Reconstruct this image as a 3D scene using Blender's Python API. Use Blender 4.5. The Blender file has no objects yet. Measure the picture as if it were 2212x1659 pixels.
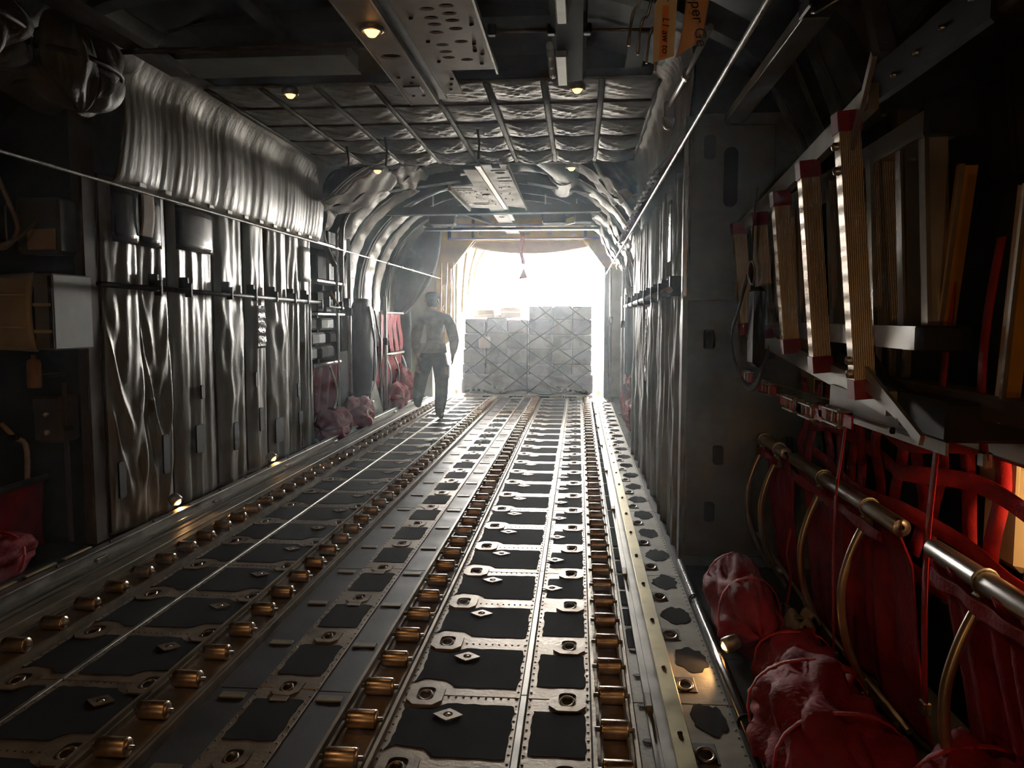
import bpy, bmesh, math, random
from mathutils import Vector, Matrix
random.seed(7)
PI = math.pi
S = bpy.context.scene
COL = S.collection

# ------------------------------------------------------------ camera
cam_d = bpy.data.cameras.new('camera'); cam = bpy.data.objects.new('camera', cam_d); COL.objects.link(cam)
cam_d.sensor_width = 36.0; cam_d.lens = 1700.0 / 2212.0 * 36.0; cam_d.clip_start = 0.02; cam_d.clip_end = 500
YAW = math.atan(144 / 1700.0); PIT = math.atan(138.5 / 1700.0)
cam.location = (0, 0, 1.30); cam.rotation_euler = (PI / 2 - PIT, 0, YAW)
S.camera = cam
S.view_settings.view_transform = 'Standard'; S.view_settings.look = 'None'
S.view_settings.gamma = 1.0; S.view_settings.use_curve_mapping = False
S.view_settings.exposure = -0.2

# ------------------------------------------------------------ sky, sun, daylight opening
W = bpy.data.worlds.new('sky'); S.world = W; W.use_nodes = True
bg = W.node_tree.nodes['Background']; bg.inputs[0].default_value = (1.0, 0.965, 0.90, 1); bg.inputs[1].default_value = 80.0
sun_d = bpy.data.lights.new('sun', 'SUN'); sun = bpy.data.objects.new('sun', sun_d); COL.objects.link(sun)
sun_d.energy = 120.0; sun_d.angle = math.radians(0.6); sun_d.color = (1.0, 0.93, 0.80)
sun.rotation_euler = Vector((-0.55, -0.38, -0.74)).to_track_quat('-Z', 'Y').to_euler()
po_d = bpy.data.lights.new('ramp_opening_portal', 'AREA'); po = bpy.data.objects.new('ramp_opening_portal', po_d); COL.objects.link(po)
po_d.shape = 'RECTANGLE'; po_d.size = 3.0; po_d.size_y = 3.0; po_d.cycles.is_portal = True
po.location = (-0.85, 13.22, 1.35); po.rotation_euler = Vector((0, -1, 0)).to_track_quat('-Z', 'Y').to_euler()
S.cycles.max_bounces = 6; S.cycles.diffuse_bounces = 3; S.cycles.glossy_bounces = 3; S.cycles.use_adaptive_sampling = True; S.cycles.adaptive_threshold = 0.07; S.cycles.use_light_tree = False; S.cycles.volume_bounces = 0
S.cycles.transparent_max_bounces = 8; S.cycles.sample_clamp_indirect = 6.0

# ------------------------------------------------------------ materials
MATS = {}
def mat(name, col, rough=0.5, metal=0.0, var=0.25, vs=6.0, bump=0.0, bs=40.0, col2=None, spec=0.5, stretch=None, trans=0.0, emit=None, es=0.0, coat=0.0, wave=None, sheen=0.0, rv=0.0):
    if name in MATS: return MATS[name]
    m = bpy.data.materials.new(name); m.use_nodes = True; nt = m.node_tree; b = nt.nodes['Principled BSDF']
    L = nt.links.new
    tc = nt.nodes.new('ShaderNodeTexCoord'); mp = nt.nodes.new('ShaderNodeMapping'); L(tc.outputs['Object'], mp.inputs[0])
    if stretch: mp.inputs['Scale'].default_value = stretch
    n = nt.nodes.new('ShaderNodeTexNoise'); n.inputs['Scale'].default_value = vs; n.inputs['Detail'].default_value = 4; L(mp.outputs[0], n.inputs[0])
    r = nt.nodes.new('ShaderNodeValToRGB'); L(n.outputs[0], r.inputs[0])
    c2 = col2 if col2 else tuple(max(0, c * (1 - var)) for c in col)
    c1 = col if col2 else tuple(min(1, c * (1 + var * .6)) for c in col)
    r.color_ramp.elements[0].position = 0.32; r.color_ramp.elements[0].color = (*c2, 1)
    r.color_ramp.elements[1].position = 0.68; r.color_ramp.elements[1].color = (*c1, 1)
    L(r.outputs[0], b.inputs['Base Color'])
    b.inputs['Roughness'].default_value = rough; b.inputs['Metallic'].default_value = metal
    b.inputs['Specular IOR Level'].default_value = spec
    if rv:
        mr = nt.nodes.new('ShaderNodeMapRange'); L(n.outputs[0], mr.inputs[0]); mr.inputs[1].default_value = .3; mr.inputs[2].default_value = .7
        mr.inputs[3].default_value = max(.05, rough - rv); mr.inputs[4].default_value = min(1, rough + rv); L(mr.outputs[0], b.inputs['Roughness'])
    if coat: b.inputs['Coat Weight'].default_value = coat; b.inputs['Coat Roughness'].default_value = .25
    if sheen: b.inputs['Sheen Weight'].default_value = sheen
    if trans: b.inputs['Transmission Weight'].default_value = trans
    if emit: b.inputs['Emission Color'].default_value = (*emit, 1); b.inputs['Emission Strength'].default_value = es
    if bump:
        bp = nt.nodes.new('ShaderNodeBump'); bp.inputs['Strength'].default_value = bump; bp.inputs['Distance'].default_value = 0.01
        if wave:
            w = nt.nodes.new('ShaderNodeTexWave'); w.bands_direction = wave; w.inputs['Scale'].default_value = bs; L(tc.outputs['Object'], w.inputs[0]); L(w.outputs[1], bp.inputs['Height'])
        else:
            n2 = nt.nodes.new('ShaderNodeTexNoise'); n2.inputs['Scale'].default_value = bs; n2.inputs['Detail'].default_value = 3; L(mp.outputs[0], n2.inputs[0]); L(n2.outputs[0], bp.inputs['Height'])
        L(bp.outputs[0], b.inputs['Normal'])
    if emit: m.cycles.emission_sampling = 'NONE'
    MATS[name] = m; return m
floor_metal = mat('floor_metal', (.28, .228, .168), .42, .65, .35, 9, .15, 60, rv=.1)
edge_metal = mat('edge_metal', (.23, .215, .155), .48, .35, .4, 7, .15, 50, rv=.1)
antiskid = mat('antiskid_grit', (.010, .010, .0105), .88, 0, .35, 14, .5, 900, rv=.05, spec=.06)
strip_dark = mat('dark_strip', (.018, .016, .018), .5, .0, .5, 5, .2, 300, rv=.12, spec=.3)
ring_metal = mat('ring_metal', (.50, .45, .38), .30, .9, .25, 20)
pan_dark = mat('pan_dark', (.05, .045, .04), .5, .6, .4, 20)
roller_metal = mat('roller_metal', (.66, .53, .40), .30, .95, .25, 18, rv=.08)
tray_metal = mat('tray_metal', (.34, .29, .22), .42, .7, .35, 8, .15, 50)
rail_metal = mat('rail_metal', (.40, .39, .35), .38, .85, .25, 9, rv=.1)
rail_gold = mat('rail_gold', (.46, .40, .22), .42, .85, .25, 9, rv=.1)
alum = mat('aluminium', (.68, .66, .62), .30, .95, .05, 5)
alum_dull = mat('aluminium_dull', (.50, .49, .46), .42, .85, .2, 10, rv=.08)
tread_mat = mat('ribbed_tread', (.64, .54, .44), .42, .8, .05, 10, .3, 60, wave='X')
white_panel = mat('white_panel', (.62, .60, .55), .45, .1, .2, 6, rv=.08)
quilt = mat('quilt_vinyl', (.25, .237, .20), .40, .12, .22, 5, .35, 26, stretch=(1, 1, .35), rv=.07)
quilt_pale = mat('quilt_pale', (.44, .40, .33), .52, .0, .22, 5, .4, 30, rv=.07)
quilt_dark = mat('quilt_dark', (.13, .12, .10), .58, .0, .25, 6, .5, 30, rv=.07)
fairing_grey = mat('fairing_grey', (.20, .205, .18), .6, 0, .2, 6)
strap_dark = mat('strap_dark', (.05, .048, .042), .6, 0, .3, 20)
foil = mat('foil_patch', (.6, .6, .58), .16, 1.0, .1, 10, .8, 60)
window_black = mat('window_black', (.012, .012, .013), .12, 0, .2, 3, .25, 6, coat=.5)
black = mat('black_paint', (.015, .015, .016), .55, 0, .4, 10, spec=.3)
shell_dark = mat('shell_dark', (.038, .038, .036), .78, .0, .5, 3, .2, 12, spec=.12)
shell_green = mat('shell_green', (.12, .125, .098), .65, .0, .3, 3, .2, 12, spec=.25)
shell_brown = mat('shell_brown', (.085, .062, .046), .65, .0, .4, 4, spec=.25)
bulk_green = mat('bulkhead_green', (.15, .155, .125), .5, .1, .25, 4, .1, 20)
cream = mat('cream_paint', (.62, .55, .38), .42, .05, .18, 5, .06, 20)
red_cloth = mat('red_cloth', (.27, .012, .026), .72, 0, .35, 8, .4, 60, spec=.2)
red_web = mat('red_webbing', (.50, .02, .03), .6, 0, .25, 25, .3, 220)
red_cap = mat('red_cap', (.36, .025, .04), .38, 0, .2, 20)
cable_metal = mat('cable_steel', (.55, .54, .50), .33, .9, .3, 60)
hose_gold = mat('leg_tube_gold', (.60, .50, .36), .3, .85, .2, 15)
orange_fibre = mat('orange_fibreglass', (.56, .27, .03), .4, 0, .2, 9)
yellow_paint = mat('yellow_primer', (.80, .48, .08), .5, .0, .25, 4)
tan_canopy = mat('tan_canopy', (.36, .24, .17), .6, 0, .12, 4)
olive_panel = mat('olive_panel', (.40, .38, .24), .5, .05, .3, 4)
tarp_green = mat('tarp_green', (.075, .085, .07), .7, 0, .25, 6, .3, 20)
card = mat('tag_card', (.66, .58, .48), .8, 0, .15, 8)
card_orange = mat('tag_orange', (.72, .28, .10), .8, 0, .15, 8)
ink = mat('ink', (.02, .02, .03), .8, 0, 0, 8)
wrap = mat('shrink_wrap_carton', (.30, .27, .25), .30, 0, .35, 3, .5, 14, coat=.6, rv=.1)
wrap2 = mat('shrink_wrap_dark', (.20, .20, .22), .28, 0, .35, 3, .5, 14, coat=.6, rv=.1)
pale_box = mat('pale_carton', (.62, .52, .42), .6, 0, .2, 5)
net_web = mat('cargo_net_web', (.05, .05, .055), .7, 0, .3, 30)
pallet_metal = mat('pallet_metal', (.62, .47, .32), .4, .6, .25, 6)
concrete = mat('apron_concrete', (.55, .53, .49), .9, 0, .2, 2)
wire_dark = mat('wire_dark', (.10, .09, .07), .5, .2, .4, 20)
wire_pale = mat('wire_pale', (.45, .36, .26), .5, .2, .3, 20)
lamp_warm = mat('lamp_glow', (1, .8, .5), .4, 0, 0, 5, emit=(1.0, .44, .12), es=6)
lamp_warm2 = mat('floor_lamp_glow', (1, .8, .5), .4, 0, 0, 5, emit=(1.0, .46, .13), es=9)

# ------------------------------------------------------------ mesh builder
def V(*a): return Vector(a)
class MB:
    def __init__(s): s.v = []; s.f = []; s.sm = []
    def add(s, vs, fs, smooth=False):
        o = len(s.v); s.v += [tuple(p) for p in vs]; s.f += [tuple(i + o for i in f) for f in fs]; s.sm += [smooth] * len(fs); return s
    def box(s, a, b, M=None):
        x0, y0, z0 = a; x1, y1, z1 = b
        vs = [V(x, y, z) for z in (z0, z1) for y in (y0, y1) for x in (x0, x1)]
        if M: vs = [M @ p for p in vs]
        return s.add(vs, [(0, 2, 3, 1), (4, 5, 7, 6), (0, 1, 5, 4), (2, 6, 7, 3), (0, 4, 6, 2), (1, 3, 7, 5)])
    def bbox(s, a, b, r=.01, M=None):               # box with chamfered edges
        bm = bmesh.new(); x0, y0, z0 = a; x1, y1, z1 = b
        bmesh.ops.create_cube(bm, size=1)
        for q in bm.verts: q.co = V((x0 + x1) / 2 + q.co.x * (x1 - x0), (y0 + y1) / 2 + q.co.y * (y1 - y0), (z0 + z1) / 2 + q.co.z * (z1 - z0))
        bmesh.ops.bevel(bm, geom=bm.edges[:], offset=r, segments=1, affect='EDGES')
        return s.bm(bm, M)
    def bm(s, bm, M=None, smooth=False):
        bm.verts.index_update()
        vs = [(M @ q.co if M else q.co.copy()) for q in bm.verts]; fs = [[q.index for q in f.verts] for f in bm.faces]; bm.free()
        return s.add(vs, fs, smooth)
    def beam(s, p, q, w, h, up=(0, 0, 1)):            # rectangular bar from p to q
        p = V(*p); q = V(*q); d = q - p; l = d.length; d.normalize(); u = V(*up)
        x = d.cross(u)
        if x.length < 1e-4: x = d.cross(V(1, 0, 0))
        x.normalize(); z = x.cross(d)
        vs = [b + x * i * w / 2 + z * j * h / 2 for b in (p, q) for j in (-1, 1) for i in (-1, 1)]
        return s.add(vs, [(0, 1, 3, 2), (4, 6, 7, 5), (0, 4, 5, 1), (2, 3, 7, 6), (0, 2, 6, 4), (1, 5, 7, 3)])
    def tube(s, pts, r, n=8, cap=True, radii=None, flat=None):
        pts = [V(*p) for p in pts]; m = len(pts); vs = []; prev = None
        for i, p in enumerate(pts):
            t = (pts[min(i + 1, m - 1)] - pts[max(i - 1, 0)]).normalized()
            if prev is None:
                a = V(0, 0, 1) if abs(t.z) < .9 else V(1, 0, 0)
                x = t.cross(a).normalized()
            else:
                x = (prev - t * prev.dot(t)).normalized()
            prev = x; y = t.cross(x); rr = radii[i] if radii else r
            for k in range(n):
                a = 2 * PI * k / n; fx = flat if flat else 1
                vs.append(p + x * math.cos(a) * rr + y * math.sin(a) * rr * fx)
        fs = [(i * n + k, i * n + (k + 1) % n, (i + 1) * n + (k + 1) % n, (i + 1) * n + k) for i in range(m - 1) for k in range(n)]
        s.add(vs, fs, True)
        if cap: o = len(s.v) - m * n; s.f += [tuple(o + k for k in reversed(range(n))), tuple(o + (m - 1) * n + k for k in range(n))]; s.sm += [False, False]
        return s
    def lathe(s, prof, c=(0, 0, 0), n=16, axis='Z', M=None):
        vs = []
        for r, h in prof:
            for k in range(n):
                a = 2 * PI * k / n; x, y = r * math.cos(a), r * math.sin(a)
                p = V(x, y, h) if axis == 'Z' else (V(h, x, y) if axis == 'X' else V(x, h, y))
                vs.append((M @ p if M else p) + V(*c))
        fs = [(i * n + k, i * n + (k + 1) % n, (i + 1) * n + (k + 1) % n, (i + 1) * n + k) for i in range(len(prof) - 1) for k in range(n)]
        return s.add(vs, fs, True)
    def sheet(s, fn, nu, nv, th=.006, smooth=True, closed_u=False):  # fn(u,v) -> Vector; a cloth of real thickness
        P = [[V(*fn(i / nu, j / nv)) for i in range(nu + 1)] for j in range(nv + 1)]
        N = []
        for j in range(nv + 1):
            row = []
            for i in range(nu + 1):
                a = P[j][min(i + 1, nu)] - P[j][max(i - 1, 0)]; b = P[min(j + 1, nv)][i] - P[max(j - 1, 0)][i]
                c = a.cross(b); row.append(c.normalized() if c.length > 1e-12 else V(0, 0, 1))
            N.append(row)
        w = nu + 1; k = w * (nv + 1)
        vs = [P[j][i] for j in range(nv + 1) for i in range(w)] + [P[j][i] - N[j][i] * th for j in range(nv + 1) for i in range(w)]
        fs = []
        for j in range(nv):
            for i in range(nu):
                a = j * w + i; fs.append((a, a + 1, a + w + 1, a + w)); fs.append((k + a, k + a + w, k + a + w + 1, k + a + 1))
        for i in range(nu):
            fs.append((i, k + i, k + i + 1, i + 1)); a = nv * w + i; fs.append((a, a + 1, k + a + 1, k + a))
        for j in range(nv):
            a = j * w; fs.append((a, a + w, k + a + w, k + a)); a += nu; fs.append((a, k + a, k + a + w, a + w))
        return s.add(vs, fs, smooth)
    def plate(s, outer, holes, th, M):                # flat plate in local XY with real holes, thickness along -Z, placed by M
        bm = bmesh.new(); es = []
        for loop in [outer] + list(holes):
            q = [bm.verts.new((x, y, 0)) for x, y in loop]
            for i in range(len(q)): es.append(bm.edges.new((q[i], q[(i + 1) % len(q)])))
        bmesh.ops.triangle_fill(bm, use_beauty=True, use_dissolve=False, edges=es)
        g = bmesh.ops.extrude_face_region(bm, geom=bm.faces[:])
        for e in g['geom']:
            if isinstance(e, bmesh.types.BMVert): e.co.z -= th
        bmesh.ops.recalc_face_normals(bm, faces=bm.faces[:])
        return s.bm(bm, M)
    def mesh(s, name):
        me = bpy.data.meshes.new(name); me.from_pydata(s.v, [], s.f); me.polygons.foreach_set('use_smooth', s.sm); me.update()
        return me
def ell(cx, cy, a, b, n=14): return [(cx + a * math.cos(2 * PI * k / n), cy + b * math.sin(2 * PI * k / n)) for k in range(n)]
def rrect(x0, y0, x1, y1, r, n=3):
    o = []
    for cx, cy, a0 in ((x1 - r, y1 - r, 0), (x0 + r, y1 - r, PI / 2), (x0 + r, y0 + r, PI), (x1 - r, y0 + r, 1.5 * PI)):
        for k in range(n + 1): a = a0 + PI / 2 * k / n; o.append((cx + r * math.cos(a), cy + r * math.sin(a)))
    return o
def T(x, y, z): return Matrix.Translation((x, y, z))
def R(a, ax): return Matrix.Rotation(a, 4, ax)
def put(name, me, m, parent=None, loc=None, rot=None, label=None):
    if isinstance(me, MB): me = me.mesh(name)
    if m is not None and not me.materials: me.materials.append(m)
    o = bpy.data.objects.new(name, me); COL.objects.link(o)
    if loc: o.location = loc
    if rot: o.rotation_euler = rot
    if parent: o.parent = parent
    if label: o['label'] = label
    return o
def tag(o, label, cat, group=None, kind=None):
    o['label'] = label
    if cat: o['category'] = cat
    if group: o['group'] = group
    if kind: o['kind'] = kind
    return o
def thing(name, label, cat, loc=(0, 0, 0), rz=0, group=None):
    o = bpy.data.objects.new(name, None); COL.objects.link(o); o.location = loc; o.rotation_euler = (0, 0, rz); o.empty_display_size = .1
    return tag(o, label, cat, group)
def struct(name, me, m, label=None):
    o = put(name, me, m); o['kind'] = 'structure'
    if label: o['label'] = label
    return o
def arc(p, q, sag, n=8, d=(0, 0, -1)):                # drooping line between two points
    p = V(*p); q = V(*q); d = V(*d)
    return [p.lerp(q, k / n) + d * sag * 4 * (k / n) * (1 - k / n) for k in range(n + 1)]
def spline(pts, n=6):                                  # Catmull-Rom through points
    P = [V(*p) for p in pts]; P = [P[0]] + P + [P[-1]]; o = []
    for i in range(1, len(P) - 2):
        for k in range(n):
            t = k / n; a, b, c, d = P[i - 1], P[i], P[i + 1], P[i + 2]
            o.append(.5 * ((2 * b) + (c - a) * t + (2 * a - 5 * b + 4 * c - d) * t * t + (3 * b - a - 3 * c + d) * t ** 3))
    o.append(P[-2]); return o
def rnd(a, b): return random.uniform(a, b)
# ============================================================ THE SETTING
XC = -1.10
Y_W0, Y_W1 = 4.35, 7.95          # wheel-well section
Y_BACK = -1.6; Y_RAMP = 13.05
# outside apron
struct('ground_apron', MB().box((-40, 13.6, -.5), (40, 120, -.35)), concrete, 'pale sunlit concrete apron outside the ramp')
# ---- floor: a base slab carrying panels, strips, patches and fittings
floor = struct('floor', MB().box((-4.2, Y_BACK, -.12), (2.1, Y_RAMP + .35, -.012)), pan_dark, 'metal cargo floor with black anti-skid patches and tie-down rings')
joints = [-1.6 + .0, -.09 - .0, 1.26, 2.61, 3.96, 5.31, 6.66, 8.01, 9.36, 10.71, 12.06, 13.35]
def strips(name, x0, x1, m, z=.0, gap=.004, js=joints):
    me = {}
    for a, b in zip(js, js[1:]):
        k = round(b - a, 3)
        if k not in me: me[k] = MB().bbox((x0, 0, -.012), (x1, k - gap, z), .002).mesh(name)
        put(name, me[k], m, floor, (0, a, 0))
strips('floor_panel', -2.085, -1.862, floor_metal); strips('floor_panel', -1.858, -1.485, floor_metal)
strips('floor_panel', -1.120, -.905, floor_metal, .004)
strips('floor_panel', -.598, -.192, floor_metal); strips('floor_panel', -.166, .048, floor_metal)
strips('floor_strip', -1.262, -1.122, strip_dark, -.003); strips('floor_strip', -.903, -.785, strip_dark, -.003)
strips('seam_bar', -.190, -.168, rail_metal, .012); strips('seam_bar', -1.868, -1.852, rail_metal, .006)
strips('edge_panel', .318, .515, edge_metal, .004); strips('edge_panel', -2.74, -2.635, edge_metal, .004)
strips('side_strip', .515, .56, black, .0); strips('side_panel', .56, 1.30, shell_dark, -.004, js=[-1.6, 1.26, 3.0, 4.3]); strips('side_panel', -3.5, -2.74, shell_dark, -.004, js=[-1.6, 1.26, 3.0, 4.3])
strips('side_panel', .515, .95, shell_dark, .002, js=[8.05, 10.7, 13.35]); strips('side_panel', -3.1, -2.745, shell_dark, .002, js=[8.05, 10.7, 13.35])
strips('hole_panel', .192, .262, edge_metal, .002)
YR = [.36 + .45 * k for k in range(29) if .36 + .45 * k < 12.8]       # ring rows
# anti-skid patches: worn, uneven outlines, several variants of each
def patch_mesh(w, d, cut=None, jit=.004):
    o = rrect(0, 0, w, d, .012, 2); res = []
    for (ax, ay), (bx, by) in zip(o, o[1:] + o[:1]):
        n = max(1, int(math.hypot(bx - ax, by - ay) / .03))
        for k in range(n): res.append((ax + (bx - ax) * k / n + rnd(-jit, jit), ay + (by - ay) * k / n + rnd(-jit, jit)))
    if cut:
        r2 = []
        for x, y in res:
            for cx, cy, rr in cut:
                d_ = math.hypot(x - cx, y - cy)
                if d_ < rr: k = rr / max(d_, 1e-4); x, y = cx + (x - cx) * k, cy + (y - cy) * k
            r2.append((min(max(x, -.01), w + .01), min(max(y, -.01), d + .01)))
        res = r2
    return MB().plate(res, [], .002, T(0, 0, .0)).mesh('antiskid_patch')
def patches(x0, w, d, y_off, z, cut=None, skip=(), only=None):
    ms = [patch_mesh(w, d, cut) for _ in range(4)]
    for i, y in enumerate(YR):
        if i in skip or (only and not only(y)): continue
        put('antiskid_patch', ms[i % 4], antiskid, floor, (x0, y + y_off, z))
patches(-.572, .365, .33, .06, .002, [(.05, -.03, .095), (.05, .38, .095)])
patches(-.142, .172, .27, .09, .002)
patches(-1.098, .170, .265, .10, .006)
patches(-1.835, .325, .35, .05, .002, [(.30, -.03, .095), (.30, .40, .095)])
patches(-2.062, .185, .35, .05, .002, [(.05, -.03, .085), (.05, .40, .085)])
# ring fittings
def ring_plate():
    mb = MB(); mb.plate([(-.062, -.044), (-.034, -.078), (.034, -.078), (.062, -.044), (.062, .044), (.034, .078), (-.034, .078), (-.062, .044)], [rrect(-.030, -.048, .030, .048, .022)], .006, T(0, 0, .0055))
    return mb.mesh('tiedown_plate')
def ring_ring():
    mb = MB(); pts = [(.022 * math.cos(a), .027 * math.sin(a) - .012, .004 + .004 * math.sin(a)) for a in [PI * 2 * k / 14 for k in range(15)]]
    mb.tube(pts, .0055, 5, False); return mb.mesh('tiedown_ring')
def ring_bar(): return MB().bbox((-.016, .008, .0), (.016, .020, .010), .002).mesh('ring_bar')
def ring_pan(): return MB().bbox((-.034, -.052, -.004), (.034, .052, .0015), .003).mesh('ring_pan')
RP, RR, RB, RN = ring_plate(), ring_ring(), ring_bar(), ring_pan()
def fitting(x, y, z, rz=0, plate=True, s=1.0):
    p = put('tiedown_plate' if plate else 'ring_pan', RP if plate else RN, floor_metal if plate else black, floor, (x, y, z), (0, 0, rz)); p.scale = (s, s, 1)
    if plate: put('ring_pan', RN, pan_dark, p)
    put('tiedown_ring', RR, ring_metal, p); put('ring_bar', RB, ring_metal, p)
for i, y in enumerate(YR):
    fitting(-.52, y - .005, .001, 0); fitting(-.03, y - .01, .001); fitting(-1.52, y - .01, .001); fitting(-2.01, y - .02, .001)
    fitting(-1.015, y + .0, .004, s=.82)
    fitting(.385, y - .31, .005, 0, False, 1.15); fitting(-2.69, y - .31, .005, 0, False, .8)
# lozenge fittings on the patches
dm = MB(); dm.plate([(-.050, 0), (-.022, -.024), (0, -.040), (.022, -.024), (.050, 0), (.022, .024), (0, .040), (-.022, .024)], [ell(0, 0, .016, .018, 10)], .004, T(0, 0, .006)); DM = dm.mesh('lozenge_plate')
db = MB(); db.lathe([(.013, 0), (.012, .004), (.006, .008), (0.0005, .009)], (0, 0, 0), 10); DB = db.mesh('lozenge_stud')
for i, y in enumerate(YR):
    for x, dy in ((-.42, -.145), (-1.615, -.15)) + (((-.12, -.24),) if y > 3.8 else ()):
        d = put('lozenge_plate', DM, floor_metal, floor, (x, y + dy + .0, .002)); put('lozenge_stud', DB, ring_metal, d)
# small tabs across the dark strips, cover plates beside the middle rings
tb = MB().bbox((-.045, -.02, -.004), (.045, .02, .003), .002).mesh('strip_tab'); tb2 = MB().bbox((-.03, -.022, 0), (.03, .022, .004), .002).mesh('cover_plate')
for i, y in enumerate(YR):
    put('strip_tab', tb, edge_metal, floor, (-1.19, y - .06, .0)); put('strip_tab', tb, edge_metal, floor, (-.845, y - .06, .0))
    if i % 3: put('cover_plate', tb2, floor_metal, floor, (-1.015, y - .10 + .02, .005))
# rivets, too many to count
rv = MB()
def rivet(x, y, z, r=.0045): rv.add([(x - r, y - r, z), (x + r, y - r, z), (x + r, y + r, z), (x - r, y + r, z), (x, y, z + .003)], [(0, 1, 4), (1, 2, 4), (2, 3, 4), (3, 0, 4)])
for x, z in ((-.588, 0), (-.202, 0), (-.157, 0), (.038, 0), (-1.11, .004), (-.915, .004), (-1.845, 0), (-1.493, 0), (-2.075, 0), (.328, .004), (.505, .004)):
    y = .6
    while y < 8: rivet(x, y, z); y += .05
for y in YR[:16]:
    for k in range(10): rivet(-.44 + k * .026, y - .012, 0); rivet(-1.82 + k * .026, y - .012, 0)
o = put('rivets', rv, pan_dark, floor); o['kind'] = 'stuff'
# worn dark stains of grip paint on the edge panels
def blotch(w, d):
    p = [(math.cos(a) * w * (1 + rnd(-.25, .2)), math.sin(a) * d * (1 + rnd(-.2, .2))) for a in [2 * PI * k / 22 for k in range(22)]]
    return MB().plate(p, [], .0015, T(0, 0, 0)).mesh('antiskid_patch')
bl = [blotch(.062, .10) for _ in range(5)]
for i, y in enumerate(YR):
    put('antiskid_patch', bl[i % 5], antiskid, floor, (.435, y - .10, .0062)); put('antiskid_patch', bl[(i + 2) % 5], antiskid, floor, (-2.675, y - .10, .0062)).scale = (.5, 1, 1)
# black pads and drain holes beside the right conveyor
pad = MB().bbox((0, 0, 0), (.052, .19, .005), .003).mesh('pad'); pad2 = MB().bbox((0, 0, 0), (.052, .40, .005), .003).mesh('pad'); hole = MB().plate(ell(0, 0, .017, .011), [], .002, T(0, 0, .0045)).mesh('drain_hole')
y = 3.05
while y < 12.4:
    L_ = .40 if 4.4 < y < 6.4 else .19
    put('pad', pad2 if L_ > .3 else pad, antiskid, floor, (.203, y, .002)); y += L_ + .045
for k in range(9): put('drain_hole', hole, black, floor, (.222, 1.4 + .225 * k + .06, .002))

# ---- shell: front section (camera stands here), wheel-well section, rear section
def prof_pts(xl, xr, zt, zs, n=10, e=1.0):
    xc = (xl + xr) / 2; a = (xr - xl) / 2; o = [(xl, -.1)]
    for k in range(n + 1):
        t = PI - PI * k / n; c, s_ = math.cos(t), math.sin(t)
        o.append((xc + a * math.copysign(abs(c) ** e, c), zs + (zt - zs) * abs(s_) ** e))
    o.append((xr, -.1)); return o
def shell(name, prof, y0, y1, m, th=.06):
    mb = MB(); n = len(prof); cx = sum(p[0] for p in prof) / n; cz = 1.2
    out = []
    for x, z in prof: d = math.hypot(x - cx, z - cz); out.append((x + (x - cx) / d * th, z + (z - cz) / d * th))
    vs = [V(x, y, z) for y in (y0, y1) for x, z in prof] + [V(x, y, z) for y in (y0, y1) for x, z in out]
    fs = []
    for i in range(n - 1):
        fs.append((i, i + 1, n + i + 1, n + i)); fs.append((2 * n + i, 3 * n + i, 3 * n + i + 1, 2 * n + i + 1))
        fs.append((i, 2 * n + i, 2 * n + i + 1, i + 1)); fs.append((n + i, n + i + 1, 3 * n + i + 1, 3 * n + i))
    mb.add(vs, fs, True); return struct(name, mb, m)
FR = prof_pts(-3.45, 1.25, 3.02, 1.7, 14, .8)
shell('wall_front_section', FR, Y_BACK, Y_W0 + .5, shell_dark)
RE = prof_pts(-3.08, .88, 3.22, 1.45, 16, .85)
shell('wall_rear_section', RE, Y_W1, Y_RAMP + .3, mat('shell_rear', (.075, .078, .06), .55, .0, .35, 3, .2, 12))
struct('wall_front', MB().box((-3.6, Y_BACK - .1, -.1), (1.4, Y_BACK, 3.2)), shell_dark)
# wheel-well side walls and their bulkheads
struct('wall_left', MB().box((-3.5, Y_W0 + .02, -.1), (-2.80, Y_W1, 3.3)), shell_green, 'left wheel-well wall behind the grey quilted curtains')
struct('wall_right', MB().box((.60, Y_W0 - .12, -.1), (1.5, Y_W1, 2.36)), bulk_green, 'right wheel-well wall behind the grey quilted curtains')
struct('wall_right_upper', MB().box((.60, Y_W0 - .05, 2.36), (1.5, Y_W1, 3.3)), shell_dark)
# right bulkhead face, left bulkhead face: panels
bh = struct('bulkhead_right', MB().box((.535, Y_W0 - .20, 0), (1.35, Y_W0 - .12, 2.33)), bulk_green, 'grey green bulkhead closing the right wheel well')
put('bulkhead_panel', MB().bbox((.56, Y_W0 - .215, 1.44), (.98, Y_W0 - .198, 2.28), .006), bulk_green, bh)
put('bulkhead_panel', MB().bbox((.56, Y_W0 - .22, .06), (1.20, Y_W0 - .198, 1.40), .006), shell_green, bh)
put('corner_trim', MB().bbox((.527, Y_W0 - .225, 1.42), (.552, Y_W0 - .195, 2.24), .005), alum, bh)
put('bulkhead_slot', MB().plate(rrect(-.035, -.15, .035, .15, .034), [], .01, T(.76, Y_W0 - .222, 2.02) @ R(PI / 2, 'X')), black, bh)
put('bulkhead_slot', MB().plate(rrect(-.03, -.06, .03, .06, .02), [], .01, T(.655, Y_W0 - .222, 2.17) @ R(PI / 2, 'X')), shell_dark, bh)
for k, (x, z) in enumerate(((.64, 1.15), (.95, 1.1), (.70, .55), (1.05, .6), (.66, .25))):
    put('bulkhead_bracket', MB().bbox((x, Y_W0 - .25, z), (x + .05, Y_W0 - .2, z + .10), .008), shell_dark, bh)
bl_ = struct('bulkhead_left', MB().box((-3.5, Y_W0 - .08, 0), (-2.775, Y_W0 + .02, 3.1)), shell_dark, 'dark bulkhead closing the left wheel well')
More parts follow.
